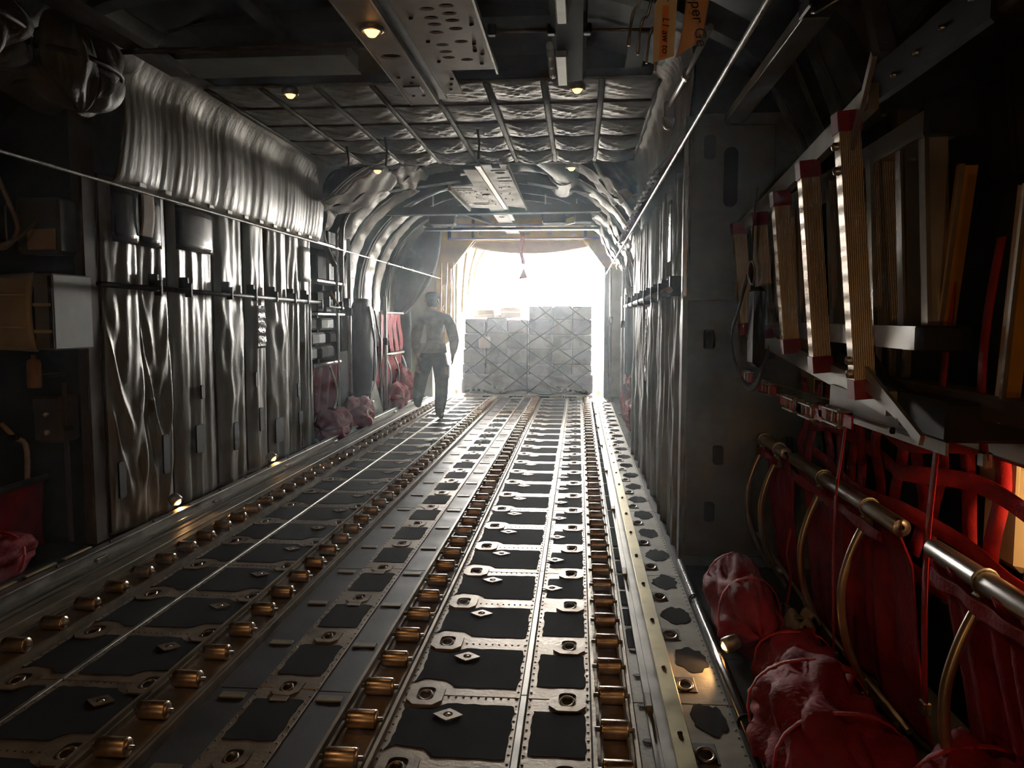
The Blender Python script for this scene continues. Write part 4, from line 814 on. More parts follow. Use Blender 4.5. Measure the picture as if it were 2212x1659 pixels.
# cords along the left post
for k, (x, lab) in enumerate(((-2.30, 'pale cord strung down the left ramp post, left one'), (-2.22, 'pale cord strung down the left ramp post, middle one'), (-2.14, 'pale cord strung down the left ramp post, right one'))):
    w = put('cord', MB().tube(spline([(0, 0, 0), (.02, .02, .7), (.03 + .02 * k, .03, 1.4)], 5), .010, 5), wire_pale, None, (x, 12.95, .85)); tag(w, lab, 'cord', 'pale cords on the left ramp post')
# raised aft door: a tan shell whose lower rim curves
t = thing('aft_door', 'tan upper cargo door raised behind the ramp frame', 'door', (-.85, 13.45, 2.6))
put('door_skin', MB().sheet(lambda u, v: (-1.5 + 3.0 * u, .0 + 2.6 * v ** 1.5, (.06 - .25 * (1 - (2 * u - 1) ** 2)) * (1 - v) ** 1.3 + .42 * v + .03), 40, 14, .03), tan_canopy, t); put('door_front', MB().sheet(lambda u, v: (-1.5 + 3.0 * u, -.01 + .02 * v, .09 - .25 * (1 - (2 * u - 1) ** 2) + (.36 + .25 * (1 - (2 * u - 1) ** 2)) * v), 40, 4, .02), tan_canopy, t)
# ramp sides that close the tail beyond the frame
for s, x0, x1, lab in ((-1, -2.16, -1.93, 'olive ribbed side panel of the tail beyond the left ramp post'), (1, .46, .36, 'olive ribbed side panel of the tail beyond the right ramp post')):
    t = thing('tail_fairing', lab, 'panel', (x0, 13.36, 0)); L_ = 1.5 if s < 0 else 1.0
    def sk(u, v, o=0): zb = .95 + 1.3 * u; return ((x1 - x0) * u - s * o + (.30 if s < 0 else -.06) * v * v * u, L_ * u, zb + (2.65 - zb) * v)
    put('skin', MB().sheet(sk, 8, 12, .03), olive_panel, t)
    for k in range(4): put('stiffener', MB().tube([sk(.12 + .25 * k, q / 8, .015) for q in range(9)], .020, 6), wire_pale if k % 2 else olive_panel, t)
# ramp deck
struct('floor_ramp', MB().box((-2.2, 13.36, -.14), (.5, 16.2, -.03)), floor_metal, 'sunlit ramp deck under the pallet')
for s in (0, 1): beamthing(('left', 'right')[s] + ' bright ramp arm beside the pallet', ((-2.12, .34)[s], 13.5, .05), ((-2.12, .34)[s], 15.5, .35), .05, .08, olive_panel, 'arm', 'ramp_strut')
# red streamer hung from the frame
t = thing('red_streamer', 'red warning streamer hanging from the tail of the rear panel', 'streamer', (-.93, 12.9, 2.72)); put('ribbon', ribbon([(0, 0, 0), (.01, 0, -.10), (-.02, .02, -.30), (.02, .0, -.46), (.015, 0, -.52)], .06, .003, (1, .3, 0)), red_web, t); put('pennant', MB().plate([(-.075, -.76), (.075, -.74), (.01, -.56)], [], .004, T(.02, 0, 0) @ Mx), red_web, t); put('cord', MB().tube([(.012, 0, -.5), (.02, 0, -.58)], .004, 5), red_web, t)
# hook lamp on the ramp frame
t = thing('work_light', 'small pale hooked work light at the right end of the ramp frame', 'lamp', (.18, 12.95, 2.83)); put('light_head', MB().lathe([(.001, .05), (.04, .04), (.05, 0), (.03, -.05), (.001, -.06)], (0, 0, 0), 12, 'X'), alum, t); put('hook', MB().tube([(.10 + .06 * math.cos(a), 0, -.06 + .07 * math.sin(a)) for a in [-2.2 + .4 * k for k in range(12)]], .010, 6), wire_dark, t)
# dark green tarpaulin drawn back on the left
t = thing('tarpaulin', 'dark green tarpaulin drawn back at the left of the ramp', 'tarpaulin', (-2.9, 12.35, 1.45))
def tf(u, v):
    xe = -2.16 - .10 * v - .48 * v ** 2.6; x = -2.98 + (xe + 2.98) * u; z = 2.72 - 1.24 * v + .10 * (1 - u) * (1 - v) - .08 * u * v
    y = 12.42 - .10 * math.sin(PI * u) + .05 * math.sin(5 * u + 4 * v) + .02 * math.sin(17 * u - 3 * v) - .15 * u * v; return (x + 2.9, y - 12.35, z - 1.45)
put('cloth', MB().sheet(lambda u, v: tf(1 - u, v), 36, 36, .01), tarp_green, t); put('edge_rope', MB().tube([tf(1, k / 14) for k in range(15)], .014, 6), mat('tarp_edge', (.32, .33, .25), .7, 0, .2, 9), t)
for dx in (0, .05): put('tie_line', MB().tube([(.22 + dx, -.05, .10), (.42 + dx * 2, -.04, .55), (.50 + dx * 3, -.03, .62)], .008, 5), wire_pale, t)
t = thing('draped_tarpaulin', 'lower fold of dark cloth hanging behind the walking person', 'tarpaulin', (-2.80, 12.5, .1)); put('cloth', MB().sheet(lambda u, v: (-.22 + .30 * u + .05 * math.sin(9 * u), .03 * math.sin(13 * u + 2 * v), 1.4 - 1.38 * v), 20, 10, .012), tarp_green, t); put('hem_rope', MB().tube([(-.2, 0, .02), (.12, 0, .03)], .012, 6), wire_dark, t)
# rear left seats and gear
def lseat(label, y0, y1, z, zlow, back, nleg, seed):
    t = thing('troop_seat', label, 'seat', (-2.78, y0, 0), 0, 'folded red troop seats at the rear left'); L_ = y1 - y0; ph = rnd(0, 6)
    put('seat_pipe', MB().tube([(.02, 0, z), (.02, L_, z)], .020, 10), alum, t)
    put('seat_cloth', MB().sheet(lambda u, v: (-.01 + .03 * math.sin(2 * PI * 2.6 * u + ph + v) * (.3 + v) - .06 * v, .04 + (L_ - .08) * u, z - (z - zlow) * v), 40, 16, .006), red_cloth, t)
    for k in range(nleg):
        y = L_ * (.2 + .7 * k / max(1, nleg - 1)) if nleg > 1 else L_ * .55
        put('leg', MB().tube(spline([(.03, y, z - .05), (.09, y, z * .72), (.09, y, z * .48), (.02, y, z * .22), (-.08, y, .05)], 4), .013, 8), alum_dull, t)
    if back:
        put('back_pipe', MB().tube([(.02, 0, back), (.02, L_, back)], .018, 10), alum, t)
        for k in range(5): put('back_strap', MB().sheet(lambda u, v: (.0 + .02 * math.sin(5 * v + k), L_ * (.02 + .195 * k) + L_ * .17 * u, back - (back - z - .03) * v), 4, 8, .005), red_cloth, t)
        put('end_post', MB().tube([(.03, 0, .0), (.03, 0, back)], .016, 8), alum_dull, t)
    return t
lseat('red folded seat just beyond the last left curtain', 8.06, 8.92, .82, .28, None, 1, 1)
lseat('red seat with raised back straps near the walking person', 10.8, 12.25, .80, .32, 1.40, 3, 2)
for k, (c, sx, sy, sz, lab) in enumerate((((-2.70, 8.45, 0), .15, .42, .17, 'large red cloth bundle at the foot of the first rear left seat'), ((-2.66, 9.25, 0), .16, .40, .19, 'tall red cloth bundle on the rear left floor before the grey panel'), ((-2.68, 11.35, 0), .15, .38, .20, 'red cloth bundle under the seat with raised back'), ((-2.72, 11.95, .0), .16, .32, .30, 'upper red cloth bundle next to the walking person'), ((.66, 9.3, 0), .10, .30, .20, 'nearer red cloth bundle on the rear right floor'), ((.68, 10.3, 0), .12, .40, .30, 'farther red cloth bundle on the rear right floor'))):
    bundle(lab, c, sx, sy, sz, 90 + k, group='red cloth bundles of the rear section')
t = thing('duffel_bag', 'tall black gear bag hung on the rear left wall', 'bag', (-2.78, 9.95, .32)); put('bag_body', MB().sheet(lambda u, v: (.17 * (1 + .08 * math.sin(9 * v)) * math.cos(2 * PI * u) * (math.sin(PI * min(1, v * .92 + .05)) ** .35), .44 * math.sin(2 * PI * u) * (math.sin(PI * min(1, v * .92 + .05)) ** .4) * (1 - .25 * v), 1.25 * v), 30, 24, .01), black, t); put('bag_strap', MB().tube([(.17, -.1, .2), (.19, -.1, .7), (.12, -.1, 1.15)], .014, 6), strap_dark, t); put('bag_strap', MB().tube([(.17, .2, .2), (.19, .2, .7), (.12, .15, 1.1)], .014, 6), strap_dark, t)
t = thing('slanted_panel', 'grey slanted metal panel below the black gear bag', 'panel', (-2.72, 10.2, 0)); put('panel_face', MB().sheet(lambda u, v: (.06 - .16 * v, -.45 + .8 * u + .2 * v, .42 * v + .02), 4, 4, .02), shell_green, t); put('panel_edge', MB().tube([(.07, -.45, .02), (.07, .35, .02)], .014, 6), black, t); put('panel_latch', MB().bbox((.02, -.12, .2), (.04, -.06, .24), .004), alum, t); put('brace', MB().tube([(.06, -.5, .02), (.04, -.2, .42)], .016, 6), black, t)
def post(label, x, y, h, r=.022):
    t = thing('stanchion', label, 'post', (x, y, 0)); put('tube', MB().tube([(0, 0, 0), (0, 0, h)], r, 10), alum_dull, t); put('foot_plate', MB().bbox((-.05, -.05, 0), (.05, .05, .015), .004), pan_dark, t); put('collar', MB().lathe([(r, -.05), (r * 1.7, -.04), (r * 1.7, .04), (r, .05)], (0, 0, h * .62), 10), black, t); return t
post('bright upright stanchion left of the black gear bag', -2.72, 9.2, 2.25); post('dark upright stanchion right of the black gear bag', -2.66, 10.7, 1.62); post('thin upright stanchion by the rear left shelves', -2.72, 8.75, 2.3, .012); post('thin upright stanchion near the rear right bundles', .60, 10.9, 2.0, .016); post('upright stanchion by the right ramp post', .50, 12.6, 2.1, .02)
t = thing('wall_rack', 'dark equipment rack with small boxes on the rear left wall', 'rack', (-2.95, 8.05, 1.35))
for z in (.0, .35, .75): put('rack_shelf', MB().bbox((0, .05, z), (.22, 1.0, z + .025), .004), alum_dull, t)
for k, (y, z, h, w) in enumerate(((.1, .03, .22, .2), (.38, .03, .16, .25), (.7, .03, .25, .2), (.12, .38, .25, .3), (.5, .38, .2, .18), (.75, .38, .28, .2), (.15, .78, .2, .22), (.5, .78, .15, .3))): put('rack_box', MB().bbox((.02, y, z), (.20, y + w, z + h), .012), (shell_dark, black, shell_brown)[k % 3], t)
t = thing('tool_board', 'mottled pale gear packed low on the rear left wall', 'gear', (-2.98, 8.05, .85))
for k in range(9): put('gear_pack', MB().bbox((0, .08 + .3 * (k % 3), .02 + .16 * (k // 3)), (.14 + .03 * (k % 2), .08 + .3 * (k % 3) + .25, .02 + .16 * (k // 3) + .13), .02), (bulk_green, shell_green, shell_dark)[(k * 2 + k // 3) % 3], t)
t = thing('yellow_rod', 'short yellow rod leaning on the pipe beyond the left curtains', 'rod', (-2.66, 8.55, 1.47)); put('rod', MB().tube([(0, 0, 0), (-.03, -.12, .14)], .012, 6), orange_fibre, t); put('tip', MB().tube([(0, 0, 0), (.004, .01, -.02)], .016, 6), black, t)
# rear right dark gear
t = thing('gear_locker', 'tall dark equipment locker on the rear right wall', 'locker', (.74, 11.4, 0)); put('locker_body', MB().bbox((-.10, -.6, .02), (.10, .6, 1.75), .02), shell_dark, t); put('locker_door', MB().bbox((-.115, -.55, .1), (-.10, -.02, 1.65), .006), shell_green, t); put('locker_door', MB().bbox((-.115, .02, .1), (-.10, .55, 1.65), .006), shell_green, t); put('latch', MB().bbox((-.13, -.06, .9), (-.115, -.03, 1.0), .004), alum, t)
t = thing('cable_bunch', 'bunch of thin cords hanging on the rear right wall', 'cords', (.55, 8.3, 2.2)); 
for k in range(3): put('cord', MB().tube(spline([(0, .1 * k, 0), (-.04, .2 + .1 * k, -.4), (.0, .5 + .1 * k, -.75)], 5), .006, 5), wire_pale, t)
for k, (pp, lab) in enumerate(([[(-2.75, 8.1, 2.75), (-2.7, 8.3, 2.45), (-2.78, 8.45, 2.2), (-2.7, 8.6, 1.9)], 'thick dark hose bent behind the last left curtain'], [[(-2.6, 8.15, 2.85), (-2.5, 8.6, 2.6), (-2.7, 8.9, 2.35), (-2.75, 9.0, 1.7)], 'dark hose hanging by the rear left rack'])):
    t = thing('hose', lab, 'hose', pp[0]); o = V(*pp[0]); put('hose_run', MB().tube([p - o for p in spline(pp, 6)], .03, 8), wire_dark, t); put('clamp', MB().bbox((-.035, -.02, -.02), (.035, .02, .02), .005), alum_dull, t, V(*pp[1]) - o)
# ============================================================ PALLET LOAD AND PERSON
t = thing('pallet_load', 'netted pallet of shrink-wrapped cartons standing in the ramp opening', 'cargo', (-.86, 14.2, -.03)); rr = random.Random(5)
PX0, PX1 = -1.06, 1.08; PY = -1.0
put('pallet_base', MB().bbox((PX0 - .02, -1.06, 0), (PX1 + .02, 1.0, .075), .01), pallet_metal, t)
for k in range(4): put('pallet_slot', MB().bbox((-.75 + .45 * k, -1.075, .02), (-.52 + .45 * k, -1.058, .055), .004), black, t)
for k in range(6): put('pallet_ring', MB().tube([(-1.0 + .4 * k + .03 * math.cos(a), -1.075, .05 + .03 * math.sin(a)) for a in [2 * PI * q / 12 for q in range(13)]], .006, 5, False), alum_dull, t)
cols = [(PX0, PX0 + .36), (PX0 + .36, PX0 + .72), (PX0 + .72, .02), (.02, .42), (.42, .75), (.75, PX1)]
for i, (a, b) in enumerate(cols):
    top = 1.36 if i < 3 else 1.585; z = .08; n = 5 if i < 3 else 6; hh = (top - z) / n
    for j in range(n):
        s = rr.uniform(-.02, .03); dz = .0
        if i == 0 and j < n - 1: s2 = -.05 * (n - 1 - j) * .35
        else: s2 = 0
        for row in (0, 1):
            y0 = PY + row * .95 + rr.uniform(0, .03)
            put('carton', MB().bbox((a + .004 + s2, y0, z), (b - .004 + s2 * .3, y0 + .93, z + hh - .001 + (rr.uniform(-.03, .01) if j == n - 1 else 0)), .014), (wrap, wrap2)[(i + j) % 2], t)
        z += hh
put('gap_light_block', MB().bbox((PX0 + .02, PY + .25, .08), (.0, .80, 1.28), .01), wrap2, t); put('gap_light_block', MB().bbox((.04, PY + .25, .08), (PX1 - .03, .80, 1.52), .01), wrap2, t)  # added unseen blocks that stop daylight showing between carton rows
wr = MB().sheet(lambda u, v: (PX0 - .03 + (PX1 - PX0 + .05) * u, PY - .02 - .02 * math.sin(23 * u + 4 * v) * math.sin(9 * v) - .01 * math.sin(57 * u + 31 * v), .10 + (.32) * v), 50, 10, .004)
put('plastic_wrap', wr, wrap, t)
# crossing net straps, each its own part, on front face
def topz(x): return 1.345 if x < .02 else 1.57
def fz(x, z): return V(x, PY - .035 - .012 * math.sin(5 * x + 3 * z), z)
for k in range(-4, 6):
    for sg in (1, -1):
        x0 = PX0 + .52 * k + rr.uniform(-.07, .07) if sg > 0 else PX1 - .52 * k + rr.uniform(-.07, .07)
        P = []
        for q in range(60):
            z = .10 + q * .026; x = x0 + sg * q * .026 * 1.35 + .03 * math.sin(q * .16 + k)
            if PX0 - .02 <= x <= PX1 + .02 and z <= topz(x): P.append(fz(x, z))
        if len(P) > 5: put('net_strap', MB().tube(P[::4] + [P[-1]], .028, 6, True, None, .4), net_web, t)
put('net_edge', MB().tube([fz(PX0 + .1 * k, .12 + .035 * math.sin(k * .8)) for k in range(22)], .022, 6), net_web, t); put('centre_strap', MB().tube([fz(.0, .1 + .12 * k) for k in range(11)], .02, 6, True, None, .4), net_web, t)
put('pale_label', MB().plate(rrect(-.10, -.10, .10, .10, .03), [], .004, T(-.72, PY - .03, .95) @ R(PI / 2, 'X')), pale_box, t)
for k in range(7):
    for s in (-1, 1): put('net_hook', MB().bbox((-.025, -.02, -.03), (.025, .02, .03), .008), mat('hook_olive', (.30, .31, .22), .5, .3, .2, 9), t, (s * (.95 - .09 * k) + .0, PY - .055, .15 + .0 + .02 * (k % 2) + (.03 * (6 - k) if k > 3 else .0)))
def ctop(label, x, y, w, d, h, rz, m):
    t = thing('loose_carton', label, 'carton', (x, y, 1.335), rz); put('carton_body', MB().bbox((-w / 2, -d / 2, 0), (w / 2, d / 2, h), .012), m, t); put('tape', MB().bbox((-w / 2 - .002, -.03, h - .001), (w / 2 + .002, .03, h + .002), .001), card, t); put('flap', MB().sheet(lambda u, v: (-w / 2 + w * u, -d / 2 - .02 * v, h + .08 * v), 3, 3, .006), m, t)
ctop('pale carton on the left top of the pallet load', -1.22, 14.1, .36, .5, .10, .1, pale_box); ctop('crumpled pale carton on the far left top of the pallet load', -1.60, 13.9, .38, .4, .06, -.25, pale_box)
# ---- person walking towards the ramp, seen from behind
def person():
    ox, oy = -1.85, 10.2
    J = {}; E = []; Rr = {}
    def j(n, p, r, par=None):
        J[n] = len(J); Rr[n] = (V(p[0] - ox, p[1] - oy, p[2]), r)
        if par: E.append((J[par], J[n]))
    j('pelvis', (-1.905, 10.22, .90), (.175, .135)); j('waist', (-1.90, 10.22, 1.02), (.172, .130), 'pelvis'); j('chest', (-1.885, 10.22, 1.20), (.195, .135), 'waist'); j('upper', (-1.885, 10.22, 1.345), (.165, .105), 'chest')
    j('neck', (-1.905, 10.23, 1.43), (.060, .060), 'upper'); j('skull0', (-1.92, 10.25, 1.50), (.070, .080), 'neck'); j('skull1', (-1.925, 10.25, 1.575), (.078, .092), 'skull0'); j('skull2', (-1.925, 10.25, 1.635), (.052, .06), 'skull1')
    for s, pts in ((1, [('sh', (-1.72, 10.22, 1.335), .092), ('ua', (-1.655, 10.21, 1.18), .082), ('el', (-1.615, 10.18, 1.02), .072), ('fa', (-1.635, 10.22, .92), .060), ('wr', (-1.655, 10.28, .835), .032), ('ha', (-1.665, 10.30, .785), .030)]), (-1, [('sh', (-2.055, 10.22, 1.325), .092), ('ua', (-2.12, 10.24, 1.17), .082), ('el', (-2.15, 10.27, 1.01), .072), ('fa', (-2.155, 10.33, .91), .060), ('wr', (-2.15, 10.39, .825), .032), ('ha', (-2.145, 10.42, .775), .030)])):
        par = 'upper'
        for n, p, r in pts: j(n + str(s), p, (r, r * (.6 if n == 'ha' else 1)), par); par = n + str(s)
        h = pts[-1][1]
        for k in range(4):
            dx = -.024 + .016 * k; j('f%d%d' % (k, s), (h[0] + s * .004, h[1] + dx, h[2] - .035), (.011, .011), 'ha' + str(s)); j('g%d%d' % (k, s), (h[0] - s * .006, h[1] + dx + .004, h[2] - .062 - .004 * (k in (1, 2))), (.0095, .0095), 'f%d%d' % (k, s)); j('h%d%d' % (k, s), (h[0] - s * .022, h[1] + dx + .006, h[2] - .080), (.008, .008), 'g%d%d' % (k, s))
        j('t0%d' % s, (h[0] - s * .012, h[1] + .040, h[2] - .005), (.012, .012), 'ha' + str(s)); j('t1%d' % s, (h[0] - s * .018, h[1] + .052, h[2] - .038), (.010, .010), 't0%d' % s)
    j('hipR', (-1.825, 10.22, .84), (.135, .130), 'pelvis'); j('thR', (-1.80, 10.20, .66), (.122, .122), 'hipR'); j('knR', (-1.785, 10.17, .48), (.098, .098), 'thR'); j('caR', (-1.79, 10.15, .31), (.094, .096), 'knR'); j('anR', (-1.81, 10.14, .13), (.074, .074), 'caR'); j('heR', (-1.81, 10.13, .045), (.046, .05), 'anR'); j('toR', (-1.80, 10.30, .034), (.046, .034), 'heR')
    j('hipL', (-1.985, 10.24, .84), (.135, .130), 'pelvis'); j('thL', (-2.06, 10.38, .69), (.120, .120), 'hipL'); j('knL', (-2.13, 10.52, .53), (.098, .098), 'thL'); j('caL', (-2.175, 10.62, .38), (.094, .096), 'knL'); j('anL', (-2.225, 10.74, .20), (.074, .074), 'caL'); j('heL', (-2.23, 10.75, .12), (.046, .05), 'anL'); j('toL', (-2.24, 10.92, .105), (.046, .034), 'heL')
    me = bpy.data.meshes.new('body'); names_ = list(J); me.from_pydata([Rr[n][0] for n in names_], E, []); ob = bpy.data.objects.new('body_tmp', me); COL.objects.link(ob)
    m = ob.modifiers.new('s', 'SKIN'); m.use_smooth_shade = True; m.branch_smoothing = .6
    for i, n in enumerate(names_): sv = me.skin_vertices[0].data[i]; sv.radius = Rr[n][1]; sv.use_root = (n == 'pelvis')
    ss = ob.modifiers.new('d', 'SUBSURF'); ss.levels = 2; ss.render_levels = 2
    dg = bpy.context.evaluated_depsgraph_get(); dg.update(); res = bpy.data.meshes.new_from_object(ob.evaluated_get(dg)); bpy.data.objects.remove(ob)
    cols_ = [mat('shirt_camo', (.34, .27, .19), .85, 0, .5, 14, .5, 30, col2=(.20, .18, .13)), mat('trousers_cloth', (.12, .12, .11), .85, 0, .4, 9, .5, 30), mat('boots', (.05, .04, .03), .6, 0, .3, 20), mat('skin', (.36, .21, .14), .5, 0, .12, 12), mat('hair', (.03, .025, .02), .7, 0, .3, 60, .5, 120)]
    res.materials.clear()
    for c in cols_: res.materials.append(c)
    for p in res.polygons:
        c = p.center; k = 0; hand = (c.z < .85 and abs(c.x + .06) > .185 and c.z > .60 and c.y < .32 and (abs(c.x - .185) < .09 and c.z < .845 and c.x > .12 or c.x < -.22 and c.y > .10))
        if c.z > 1.53 or (c.z > 1.47 and c.y < .06): k = 4
        elif c.z > 1.415: k = 3
        elif hand: k = 3
        elif c.z < .155 and c.x > -.15 or (c.x < -.3 and c.z < .235): k = 2
        elif c.z < .90 and not (c.x > .13 and c.z > .72) and not (c.x < -.22 and c.z > .76 and c.y < .18): k = 1
        p.material_index = k; p.use_smooth = True
    t = thing('person', 'person in tan camouflage shirt and dark trousers walking away along the left rail', 'person', (ox, oy, 0))
    put('body', res, None, t)
    for s in (-1, 1): put('ear', MB().lathe([(.001, -.012), (.020, -.008), (.024, .004), (.001, .010)], (-.075 + s * .082, .05, 1.55), 10, 'X'), MATS['skin'], t)
    put('nose', MB().lathe([(.001, .03), (.012, .02), (.016, -.012), (.001, -.016)], (-.075, .145, 1.545), 8), MATS['skin'], t)
    put('cap', MB().lathe([(.090, -.01), (.092, .03), (.084, .055), (.055, .075), (.001, .08)], (-.075, .05, 1.585), 16), mat('cap_cloth', (.05, .055, .06), .85, 0, .3, 20), t)
    put('shirt_hem', MB().lathe([(.168, -.05), (.186, -.06), (.182, .0), (.170, .06)], (-.055, .022, .93), 24), MATS['shirt_camo'], t).scale = (1, .82, 1)
    put('thigh_pocket', MB().bbox((.10, -.06, .52), (.155, .10, .72), .02), MATS['trousers_cloth'], t)
person()
# ============================================================ LAMPS
def lamp(label, p, r, power, down=(0, 0, -1), glow=lamp_warm, spot=2.4, hood=True, group='small warm cabin lamps', sc=1.0):
    t = thing('dome_lamp', label, 'lamp', p, 0, group)
    M = V(*down).to_track_quat('-Z', 'Y').to_matrix().to_4x4()
    b = MB(); b.lathe([(.001, .05), (r * 1.6, .05), (r * 1.9, .02), (r * 1.9, -.004), (r * 1.45, -.010), (r * 1.3, .006)], (0, 0, 0), 14, 'Z', M); put('lamp_housing', b, alum_dull, t)
    g = MB(); g.lathe([(.001, -r * 1.1), (r * .6, -r * .95), (r * 1.05, -r * .4), (r * 1.25, .004)], (0, 0, 0), 12, 'Z', M); put('lamp_glass', g, glow, t)
    if power < 2.9 and p[1] > 7 or power == 3: return t
    ld = bpy.data.lights.new('lamp_bulb', 'SPOT'); lo = bpy.data.objects.new('lamp_bulb', ld); COL.objects.link(lo); lo.parent = t
    ld.energy = power; ld.color = (1.0, .53, .21); ld.spot_size = spot; ld.spot_blend = .6; ld.shadow_soft_size = r
    lo.location = V(*down) * (r * 1.3); lo.rotation_euler = V(*down).to_track_quat('-Z', 'Y').to_euler()
    return t
lamp('glowing warm lamp set in the near overhead panel', (-.945, 3.62, 2.61), .030, 5)
lamp('warm lamp on the ceiling at the near left edge of the quilted blanket', (-1.86, 5.06, 2.75), .028, 3)
lamp('warm lamp on the ceiling at the near right edge of the quilted blanket', (-.02, 5.10, 2.75), .028, 3)
lamp('warm lamp on the far left edge of the quilted ceiling', (-1.93, 7.54, 2.73), .032, 3)
lamp('warm lamp on the far right edge of the quilted ceiling', (-.08, 7.56, 2.73), .032, 3)
lamp('small warm lamp above the rear left shelves', (-2.38, 8.3, 2.93), .025, 1)
lamp('small warm lamp hung from a wire cage in the rear left ceiling', (-2.25, 8.7, 2.9), .025, 1)
lamp('tiny warm lamp high on the far left rib', (-2.1, 11.2, 2.75), .022, .6)
# front part of the cabin, behind the photographer
lamp('warm dome lamp in the front cabin ceiling, left of the aisle', (-1.75, 1.1, 2.9), .05, 15, spot=2.6)
lamp('warm dome lamp in the front cabin ceiling, over the aisle', (-.9, -.6, 2.95), .05, 9, spot=2.6)
lamp('warm dome lamp in the front cabin ceiling, right of the aisle', (.55, .4, 2.75), .05, 6, spot=2.6)
# floor-level aisle lamps
lamp('bright aisle lamp low on the left curtain, nearer one', (-2.645, 4.93, .10), .022, 5, (.75, -.15, -.65), lamp_warm2, 2.2)
lamp('bright aisle lamp low on the left curtain, farther one', (-2.645, 6.58, .10), .022, 4, (.75, -.15, -.65), lamp_warm2, 2.2)
lamp('aisle lamp by the right floor edge shining onto the red bundle', (.560, 2.93, .078), .016, 7, (-.85, -.28, -.30), lamp_warm2, 2.0)
lamp('lamp behind the red netting at the right wall', (1.16, 1.72, .95), .03, 20, (-.30, .9, -.30), lamp_warm, 2.6)
lamp('warm lamp low on the front wall behind the photographer, left of the aisle', (-1.6, -1.52, .75), .05, 14, (.10, 1, -.02), lamp_warm2, 2.5)
lamp('warm lamp low on the front wall behind the photographer, right of the aisle', (.75, -1.52, .80), .05, 9, (-.05, 1, .0), lamp_warm2, 2.5)
# ============================================================ DARK FRONT LEFT: BOXES, WIRES, GEAR
t = thing('equipment_fairing', 'cream painted tapering fairing box on the front left wall', 'fairing', (-2.95, 4.1, 1.13))
def ff(u, v):
    x = -3.46 + .60 * u; taper = .84 + .16 * u; z0 = 1.13 + .03 * (1 - u); z = z0 + (.42 * taper) * v; return (x + 2.95, -.20 + .02 * (1 - u) + .05 * (1 - math.sin(PI * v) ** .5), z - 1.13)
put('front_skin', MB().sheet(ff, 20, 14, .02), cream, t); put('side_face', MB().bbox((.088, -.165, .01), (.20, .17, .415), .008), fairing_grey, t)
put('top_skin', MB().bbox((-.50, -.16, .36), (.09, .17, .40), .01), cream, t); put('bottom_skin', MB().bbox((-.50, -.16, .01), (.09, .17, .04), .01), cream, t)
for z in (.13, .30): put('bead', MB().tube([(-.50, -.215, z * .95 + .02), (.08, -.212, z)], .008, 6), cream, t)
for z in (.10, .24): put('side_rib', MB().bbox((.092, -.180, z), (.195, -.165, z + .018), .003), cream, t)
put('side_post', MB().bbox((.178, -.178, .02), (.200, -.165, .40), .003), shell_dark, t)
t = thing('wall_cabinet', 'small dark wall cabinet with a pale paper label above the cream fairing', 'cabinet', (-2.92, 4.18, 1.66)); put('cabinet_body', MB().bbox((-.13, -.10, 0), (.12, .08, .30), .015), shell_green, t); put('paper_label', MB().bbox((-.06, -.106, .02), (.10, -.100, .13), .001), card, t); put('cabinet_handle', MB().tube([(-.16, -.11, .05), (-.16, -.13, .08), (-.16, -.13, .24), (-.16, -.11, .27)], .008, 6), alum_dull, t)
for k in range(7):
    rr = random.Random(30 + k); x = -3.02 - rr.uniform(0, .12); y = 3.7 + rr.uniform(-.3, .2); z = 1.85 + rr.uniform(-.2, .1); s = rr.uniform(.08, .16)
    t = thing('wire_loop', ('thin dark cable loop hanging front left, %s' % ('uppermost coil by the cabinet', 'widest coil', 'lowest coil above the fairing', 'coil nearest the picture edge', 'tight coil below the steel cable', 'long slack coil', 'coil tangled behind the others')[k]), 'cable', (x, y, z), 0, 'cable loops on the front left wall')
    put('loop', MB().tube(spline([(0, 0, .45), (.03, 0, .2), (.06, s * .4, .02), (.05, s, -s), (0, s * .6, -s * 1.7), (-.05, -s * .2, -s * 1.2), (0, -s * .5, -.02), (.02, 0, .3)], 5), rr.uniform(.008, .014), 6), wire_dark if k % 3 else wire_pale, t); put('tie', MB().bbox((-.02, -.015, .18), (.05, .015, .20), .004), strap_dark, t)
t = thing('wire_bundle', 'pale bundle of wires crossing the left picture edge', 'wires', (-3.05, 3.75, 1.6))
for k in range(4): put('wire', MB().tube(spline([(-.15, -.25, -.06 + .012 * k), (.0, -.1, .0 + .01 * k), (.12, .12, .09 + .004 * k), (.14, .3, .22)], 5), .007, 5), wire_pale, t)
t = thing('extinguisher', 'small amber canister under the cream fairing', 'canister', (-2.96, 4.05, .93)); put('canister', MB().lathe([(.001, 0), (.034, .0), (.036, .01), (.036, .13), (.03, .15), (.012, .16), (.012, .18), (.001, .18)], (0, 0, 0), 14), mat('amber', (.42, .22, .06), .4, 0, .2, 9), t); put('neck', MB().tube([(0, 0, .17), (0, 0, .20)], .01, 8), black, t); put('bracket', MB().bbox((-.045, .02, .05), (.045, .20, .07), .004), pan_dark, t)
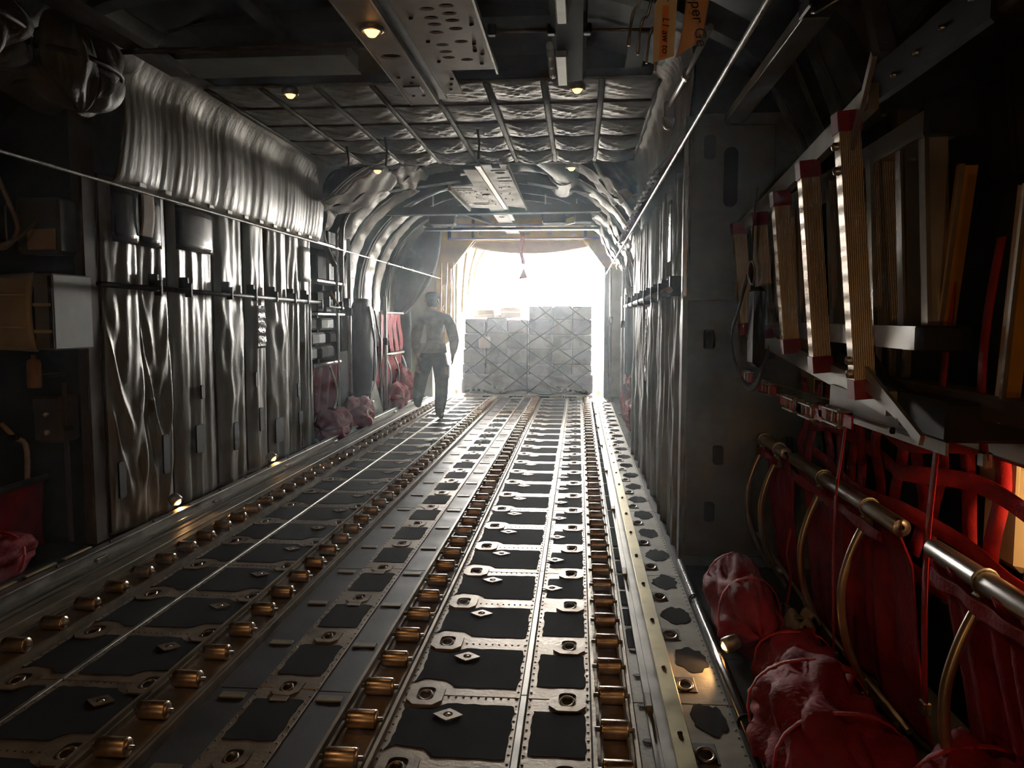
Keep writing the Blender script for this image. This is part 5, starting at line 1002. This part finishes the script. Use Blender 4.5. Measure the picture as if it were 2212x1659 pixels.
for k, (p, lab, m) in enumerate((([(-3.05, 3.9, .75), (-2.98, 3.9, .68), (-2.95, 3.95, .60), (-3.0, 3.98, .2)], 'bent brown pipe on the dark front left wall', wire_pale), ([(-2.86, 4.15, .95), (-2.84, 4.12, .70), (-2.86, 4.15, .30), (-2.86, 4.15, .05)], 'upright brown pipe beside the left bulkhead', shell_brown), ([(-3.15, 3.5, .95), (-3.08, 3.4, .6), (-3.1, 3.45, .25)], 'grey hose hanging at the left picture edge', wire_pale))):
    t = thing('pipe_run', lab, 'pipe', p[0]); o = V(*p[0]); put('pipe', MB().tube([q - o for q in spline(p, 5)], .014, 8), m, t); put('pipe_clip', MB().bbox((-.025, -.02, -.015), (.025, .03, .015), .004), black, t, V(*p[1]) - o)
t = thing('valve_box', 'brown valve box with small knobs low on the left bulkhead', 'box', (-2.92, 4.16, .62)); put('valve_case', MB().bbox((-.09, -.08, 0), (.08, .09, .26), .015), shell_brown, t)
for z in (.06, .16): put('knob', MB().lathe([(.001, -.03), (.016, -.028), (.018, 0)], (.0, -.08, z), 8, 'Y'), alum_dull, t)
t = thing('stowed_seat', 'dark red folded seat frame low on the front left wall', 'seat', (-2.98, 3.1, 0)); put('seat_cloth', MB().sheet(lambda u, v: (.02 * math.sin(9 * u + 3 * v), 1.0 * u, .42 - .38 * v), 20, 10, .01), red_cloth, t); put('seat_pipe', MB().tube([(.03, 0, .43), (.03, 1.0, .43)], .018, 8), pan_dark, t); put('leg', MB().tube(spline([(.04, .5, .4), (.10, .5, .25), (.02, .5, .03)], 5), .012, 8), wire_pale, t)
bundle('dark red bundle on the front left floor', (-2.93, 3.55, 0), .11, .36, .12, 71, group='red cloth bundles on the front left floor')
for k in range(5):
    w = put('scuff_plate', MB().bbox((-.012, 0, 0), (.012, .24, .012), .003), rail_gold, None, (-2.775, 2.75 + .30 * k, .0)); tag(w, ('nearest', 'second', 'third', 'fourth', 'farthest')[k] + ' pale golden strip along the front left floor edge', 'strip', 'golden strips on the front left floor edge')
# ============================================================ added scatter volumes imitating lens glare round the opening, denser towards the ramp
def veil(label, dens, y0, y1, x0, x1, z1, g=.78):
    hz = bpy.data.materials.new('veil'); hz.use_nodes = True; nt = hz.node_tree; nt.nodes.remove(nt.nodes['Principled BSDF'])
    vs_ = nt.nodes.new('ShaderNodeVolumeScatter'); vs_.inputs['Density'].default_value = dens; vs_.inputs['Anisotropy'].default_value = g; vs_.inputs['Color'].default_value = (.86, .94, 1, 1)
    nt.links.new(vs_.outputs[0], nt.nodes['Material Output'].inputs['Volume'])
    tag(put('veil', MB().box((x0, y0, .001), (x1, y1, z1)), hz), label, 'veil', None, 'stuff')
veil('thin bluish added lens-glare haze hanging over the middle of the cargo floor', .010, .8, 9.0, -2.72, .52, 2.80)
veil('thicker bright added lens-glare haze just inside the open ramp', .013, 9.0, 13.27, -2.9, .70, 2.78)
